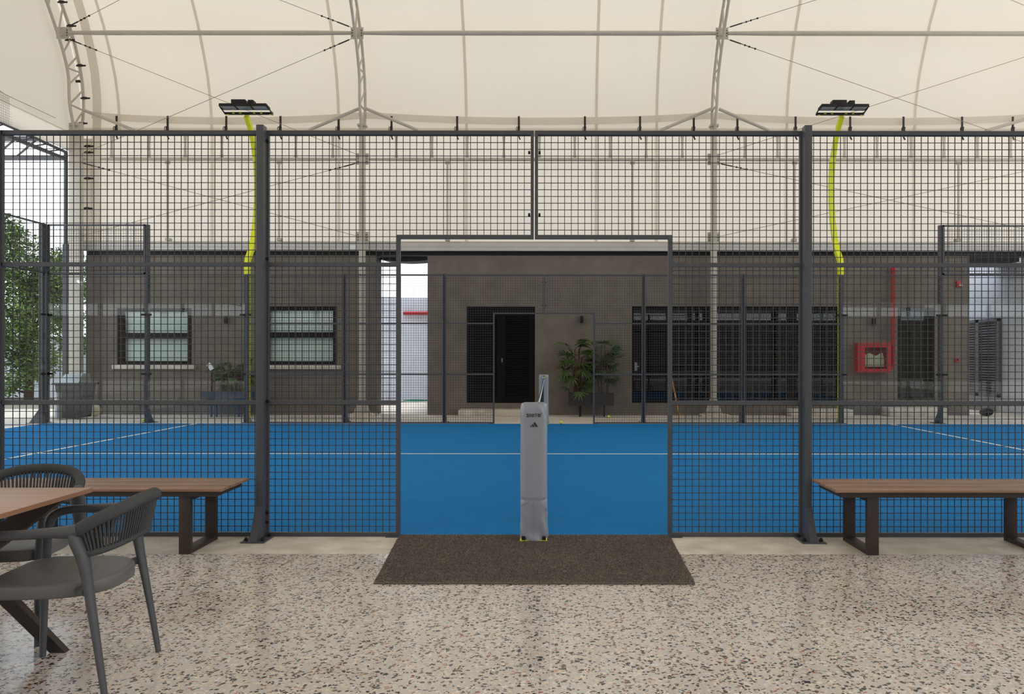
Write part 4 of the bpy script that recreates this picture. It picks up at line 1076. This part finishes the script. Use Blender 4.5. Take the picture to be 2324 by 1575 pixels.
# ---- right side wall with louvred shutter
o = MB().box(11.12, 11.4, 17.2, 30, 0, 3.80).build('wall_right', 'white_wall'); tag(o, kind='structure')
t = thing('door_3', None, None, (11.1, 20.6, .35)); t['kind'] = 'structure'
ya, yb = 19.39, 21.5
m = MB(); m.box(11.06, 11.119, ya, ya + .09, .35, 2.32); m.box(11.06, 11.119, yb - .09, yb, .35, 2.32); m.box(11.06, 11.119, 20.30, 20.46, .35, 2.32); m.box(11.06, 11.119, ya, yb, 2.24, 2.32); m.box(11.06, 11.119, ya, yb, .35, .45)
m.build('door_frame', 'grey_louver', t)
m = MB(); z = .46
while z < 2.22:
    m.hull8([(11.07, ya + .09, z), (11.10, ya + .09, z + .03), (11.10, yb - .09, z + .03), (11.07, yb - .09, z), (11.07, ya + .09, z + .008), (11.10, ya + .09, z + .038), (11.10, yb - .09, z + .038), (11.07, yb - .09, z + .008)]); z += .065
m.build('louvers', 'grey_louver', t, ang=0)
MB().box(11.108, 11.118, ya, yb, .4, 2.3).build('back_panel', 'black', t)
o = MB().box(10.9, 11.119, 19.6, 21.4, 0, .12).build('kerb', 'mortar'); tag(o, kind='structure')
t = MB().sphere((xw(2218) + .1, 18.0, .09), .12, 14, 8, 1.3, 1, .75).build('rubber_wheel_stop', 'black', loc=(xw(2218) + .1, 18.0, 0)); tag(t, 'small black rounded lump at the foot of the right building corner', 'wheel stop')
# ---- left boundary wall
o = MB().box(-40, -11.6, 23.5, 23.7, 0, 1.95).build('wall_boundary', 'white_wall'); tag(o, kind='structure')
o = MB().box(-40, -11.0, 20.2, 20.4, 0, .14).build('kerb', 'mortar'); tag(o, kind='structure')
o = MB().box(-40, -11.0, 20.4, 23.5, 0, .10).build('planting_bed', 'soil'); tag(o, kind='structure')
# ---- behind the camera: boundary wall and hedge seen only in reflections
o = MB().box(-30, 30, -13.3, -13, 0, 3.70).build('wall_behind', 'plaster'); tag(o, kind='structure')

# ------------------------------------------------------------------ things on the left
t = thing('waste_bin', 'dark wheeled waste bin with grey lid beside the left corner post', 'bin', (-10.4, 17.0, 0))
x0, x1, y0, y1 = -10.62, -10.06, 16.75, 17.25
x0, x1 = X_(122, 16.75), X_(190, 16.75)
m = MB(); m.hull8([(x0 + .10, y0 + .05, .03), (x1 - .10, y0 + .05, .03), (x1 - .10, y1 - .05, .03), (x0 + .10, y1 - .05, .03), (x0 + .02, y0, .74), (x1 - .02, y0, .74), (x1 - .02, y1, .74), (x0 + .02, y1, .74)]); m.build('bin_body', 'bin', t, bevel=.01)
MB().box(x0 - .03, x1 + .03, y0 - .03, y1 + .03, .74, .775).build('rim', 'bin', t, bevel=.008)
MB().hull8([(x0 + .06, y0 + .02, .776), (x1 - .12, y0 + .02, .776), (x1 - .12, y1, .776), (x0 + .06, y1, .776), (x0 + .12, y0 + .18, .96), (x1 - .13, y0 + .18, .98), (x1 - .13, y1 - .05, .98), (x0 + .12, y1 - .05, .96)]).build('lid', 'grey_lid', t, bevel=.02)
m = MB()
rgs = []
for z, g in ((.735, .006), (.66, .02), (.60, .01), (.57, -.005)):
    pts = []
    for k in range(32):
        a = 2 * math.pi * k / 32; c, s_ = math.cos(a), math.sin(a); cx_, cy_ = (x0 + x1) / 2, (y0 + y1) / 2
        hx, hy = (x1 - x0) / 2 - .01 + g, (y1 - y0) / 2 + g
        pts.append((cx_ + math.copysign(abs(c) ** .35, c) * hx, cy_ + math.copysign(abs(s_) ** .35, s_) * hy, z + .02 * math.sin(5 * a)))
    rgs.append(pts)
m.rings(rgs, False); m.build('bin_liner', 'black', t)
for x in (x0 + .14, x1 - .14): MB().tube([(x - .02, y0 + .03, .05), (x + .02, y0 + .03, .05)], .05, 12).build('wheel', 'black', t)
t = thing('downpipe', 'pale grey round downpipe in front of the waste bin', 'pipe', (X_(133, 16.6), 16.6, 0))
x = X_(133, 16.6); MB().tube([(x, 16.6, .05), (x, 16.6, .58)], .075, 14).build('pipe', 'silver', t); MB().tube([(x, 16.6, 0), (x, 16.6, .05)], .09, 14).build('foot', 'mortar', t)

t = thing('security_camera', 'small white security camera on the leftmost cream column', 'camera', (X_(190, 17.75), 17.75, Z_(645, 17.75)))
x, y, z = X_(188, 17.75), 17.72, Z_(643, 17.75)
MB().tube([(x - .08, y + .05, z + .02), (x - .02, y, z + .02)], .015, 6).build('bracket', 'white', t); MB().tube([(x - .06, y - .05, z + .03), (x + .06, y - .12, z - .03)], .035, 12).build('camera_body', 'white', t)
o = MB().sphere((X_(214, 17.6), 17.6, .14), .15, 16, 10, 1.0, .8, .95).build('cream_sack', 'canvas', loc=(X_(214, 17.6), 17.6, 0)); tag(o, 'rounded cream sack at the foot of the leftmost column', 'sack')
x, y = X_(809, 17.7), 17.74
o = MB().box(x - .16, x - .03, y, y + .03, Z_(566, y), Z_(556, y)).build('junction_box', 'white', loc=(x, y, Z_(566, y))); tag(o, 'small white junction box on the gutter beside the second column', 'box')

# ------------------------------------------------------------------ plants
def fan_leaf(mb, base, direction, size, rnd, n=9, droop=.35, w=.028):
    d = Vector(direction).normalized(); side = d.cross(Vector((0, 0, 1)))
    side = side.normalized() if side.length > .05 else Vector((1, 0, 0)); nrm = side.cross(d)
    for k in range(n):
        f = (k / (n - 1) - .5) * 2; an = f * R(80) + rnd.uniform(-.08, .08); l = size * (1 - .25 * abs(f)) * rnd.uniform(.85, 1.1)
        v = (d * math.cos(an) + side * math.sin(an)).normalized(); ww = w * rnd.uniform(.8, 1.15)
        cr_ = v.cross(nrm).normalized()
        p0 = Vector(base); p1 = p0 + v * l * .5 + Vector((0, 0, -droop * l * .12)); p2 = p0 + v * l * .95 + Vector((0, 0, -droop * l * .5))
        i = len(mb.v)
        for p, q in ((p0, .15), (p1, 1), (p2, .35)):
            mb.v += [tuple(p - cr_ * ww * q / 2), tuple(p + nrm * ww * q * .15), tuple(p + cr_ * ww * q / 2)]
        for a in (0, 3): mb.f += [(i + a, i + a + 1, i + a + 4, i + a + 3), (i + a + 1, i + a + 2, i + a + 5, i + a + 4)]
def rhapis(label, cx, cy, z0, h, spread, seed, stems=7, leaves=34, planter=None, size=.30):
    rnd = random.Random(seed); t = thing('lady_palm', label, 'plant', (cx, cy, z0))
    st_, lf = MB(), MB(); tops = []
    for k in range(stems):
        x = cx + rnd.uniform(-.14, .14); y = cy + rnd.uniform(-.06, .06); hh = h * rnd.uniform(.5, .92); tx_ = x + rnd.uniform(-.10, .10); ty_ = y + rnd.uniform(-.05, .05)
        st_.tube([(x, y, z0), ((x + tx_) / 2, (y + ty_) / 2, z0 + hh / 2), (tx_, ty_, z0 + hh)], [.014, .012, .009], 6); tops.append((x, y, tx_, ty_, hh))
    for k in range(leaves):
        x, y, tx_, ty_, hh = tops[k % stems]; f = rnd.uniform(.55, 1.0) if k > stems * .5 else rnd.uniform(.12, .4)
        b0 = Vector((x + (tx_ - x) * f, y + (ty_ - y) * f, z0 + hh * f)); a = rnd.uniform(0, 2 * math.pi); el = rnd.uniform(-.1, 1.1) if f > .8 else rnd.uniform(-.3, .6)
        d = Vector((math.cos(a), .62 * math.sin(a), math.sin(el))); l = spread * rnd.uniform(.35, .85); b1 = b0 + d.normalized() * l
        b1.y = min(b1.y, YB - .25)
        st_.tube([b0, (b0 + b1) / 2 + Vector((0, 0, .03)), b1], .004, 4)
        dd = Vector((d.x, d.y, d.z - .35)) if rnd.random() < .6 else Vector((d.x * .7, d.y, abs(d.z) + .4))
        fan_leaf(lf, b1, dd, size * rnd.uniform(.8, 1.15), rnd, rnd.choice((7, 8, 9)), rnd.uniform(.2, .9), .040)
    for i, v in enumerate(lf.v):
        if v[1] > YB - .02: lf.v[i] = (v[0], YB - .02, v[2])
    st_.build('canes', 'canes', t); lf.build('leaves', 'leaf', t, ang=0); return t
yp_ = 17.6
for (p0, p1, lp, lb) in ((1291, 1342, 1316, 'black rectangular planter on thin legs nearest the net post'), (1343, 1393, 1371, 'black rectangular planter on thin legs nearest the storefront')):
    x0, x1 = X_(p0, yp_), X_(p1, yp_); z0, z1 = Z_(921, yp_), Z_(892, yp_)
    t = thing('planter_box', lb, 'planter', ((x0 + x1) / 2, yp_ + .1, 0), 'black planters by the taupe wall')
    m = MB(); m.box(x0, x1, yp_ - .03, yp_ + .02, z0, z1); m.box(x0, x1, yp_ + .29, yp_ + .32, z0, z1); m.box(x0, x0 + .02, yp_ + .02, yp_ + .29, z0, z1); m.box(x1 - .02, x1, yp_ + .02, yp_ + .29, z0, z1); m.box(x0 + .02, x1 - .02, yp_ + .02, yp_ + .29, z0, z0 + .03)
    m.build('box', 'planter', t)
    MB().box(x0 + .02, x1 - .02, yp_ + .02, yp_ + .29, z1 - .05, z1 - .03).build('soil', 'soil', t)
    for q in (0, .28):
        x = X_(lp, yp_); MB().box(x - .015 + q * .1, x + .015 + q * .1, yp_ - .0 + q, yp_ + .03 + q, 0, z0).build('leg', 'black', t)
rhapis('bushy lady palm in the black planter nearest the net post', X_(1316, yp_), yp_ + .14, .50, 1.15, .40, 11, 8, 46)
rhapis('bushy lady palm in the black planter nearest the storefront', X_(1370, yp_), yp_ + .14, .50, 1.28, .36, 23, 8, 46)
# navy planter behind the left glass
y = 17.45
x0, x1 = X_(455, y), X_(572, y); z0, z1 = Z_(921, y), Z_(890, y)
t = thing('trough_planter', 'long navy trough planter behind the left glass panels', 'planter', ((x0 + x1) / 2, y, 0))
m = MB(); m.box(x0, x1, y, y + .03, z0, z1); m.box(x0, x1, y + .42, y + .45, z0, z1); m.box(x0, x0 + .03, y + .03, y + .42, z0, z1); m.box(x1 - .03, x1, y + .03, y + .42, z0, z1); m.box(x0 + .03, x1 - .03, y + .03, y + .42, z0, z0 + .03); m.build('trough', 'navy', t)
MB().box(x0 + .03, x1 - .03, y + .03, y + .42, z1 - .06, z1 - .04).build('soil', 'soil', t)
for px in (478, 490, 540, 560):
    x = X_(px, y); MB().box(x - .015, x + .015, y + .03, y + .06, 0, z0).build('leg', 'navy', t)
rhapis('dense lady palm at the right end of the navy trough', X_(533, y), y + .2, z1 - .05, .72, .36, 31, 9, 44, size=.27)
rhapis('low thin palm in the middle of the navy trough', X_(497, y), y + .2, z1 - .05, .55, .26, 37, 4, 12, size=.2)
rnd = random.Random(41); t = thing('single_stem_palm', 'young single stemmed palm at the left end of the navy trough', 'plant', (X_(471, y), y + .2, z1 - .05))
x = X_(471, y); z = z1 - .05; MB().tube([(x, y + .2, z), (x + .01, y + .2, z + .55)], [.02, .012], 8).build('stem', 'canes', t)
lf = MB()
for k in range(9):
    a = k * .7; fan_leaf(lf, (x + .01, y + .2, z + .55), (math.cos(a), .6 * math.sin(a), .5 - .08 * k), .24, rnd, 5, .8, .025)
lf.build('leaves', 'leaf', t, ang=0)
o = MB().bar((X_(468, y), y + .1, Z_(826, y)), (X_(478, y), y + .08, Z_(840, y)), .03, .09, (0, .3, 1)).build('plant_tag', 'white', loc=(X_(474, y), y + .1, Z_(838, y))); tag(o, 'white tag tied to the young palm in the navy trough', 'tag')

# tree beyond the left end wall
def tree(label, cx, cy, h, blobs, seed, nleaf):
    rnd = random.Random(seed); t = thing('broadleaf_tree', label, 'tree', (cx, cy, 0))
    tr = MB(); tr.tube(spline([(cx, cy, 0), (cx + .03, cy, .8), (cx - .05, cy, 1.8), (cx + .05, cy, 3.2)], 4), lerp_list([.13, .11, .10, .05], 4), 10)
    lf = MB()
    for (bx, by, bz, r) in blobs:
        tr.tube([(cx, cy, min(bz, 2.4) * .7), ((cx + bx) / 2, (cy + by) / 2, bz * .8), (bx, by, bz)], [.05, .03, .012], 6)
    tot = sum(b_[3] ** 2 for b_ in blobs)
    for (bx, by, bz, r) in blobs:
        for k in range(int(nleaf * r * r / tot)):
            a, e = rnd.uniform(0, 6.283), math.asin(rnd.uniform(-1, 1)); q = r * rnd.uniform(.35, 1.05)
            p = Vector((bx + q * math.cos(a) * math.cos(e), by + q * math.sin(a) * math.cos(e), bz + q * math.sin(e) * .8))
            u = Vector((rnd.uniform(-1, 1), rnd.uniform(-1, 1), rnd.uniform(-.8, .3))).normalized(); v = u.cross(Vector((rnd.uniform(-1, 1), rnd.uniform(-1, 1), rnd.uniform(-1, 1)))).normalized()
            l = rnd.uniform(.045, .085); w = l * .32; m_ = u.cross(v) * l * .12
            i = len(lf.v); lf.v += [tuple(p - u * l), tuple(p - v * w + m_), tuple(p + u * l), tuple(p + v * w + m_)]; lf.f += [(i, i + 1, i + 2), (i, i + 2, i + 3)]
    tr.build('trunk', 'bark', t); lf.build('foliage', 'treeleaf', t, ang=0); return t
def B(px, py, y, r): return (X_(px, y), y, Z_(py, y), r)
tree('leafy green tree with brown trunk beyond the left glass end wall', X_(64, 21.2), 21.2, 5,
     [B(20, 560, 21.0, .75), B(60, 620, 21.2, .8), B(100, 640, 21.4, .75), B(30, 690, 21, .85), B(80, 740, 21.3, .8), B(20, 790, 21, .8), B(95, 820, 21.2, .6), B(60, 850, 21.0, .5), B(120, 700, 21.6, .6), B(140, 640, 21.8, .55), B(-60, 620, 20.6, .9), B(-50, 760, 20.7, .9), B(20, 880, 21, .35), B(10, 520, 21.0, .5)], 3, 19000)
tree('smaller green tree standing behind the dark portal column', X_(168, 22.6), 22.6, 4,
     [B(150, 600, 22.5, .6), B(170, 660, 22.6, .6), B(150, 720, 22.7, .6), B(165, 780, 22.6, .5), B(128, 610, 22.8, .6)], 9, 5200)
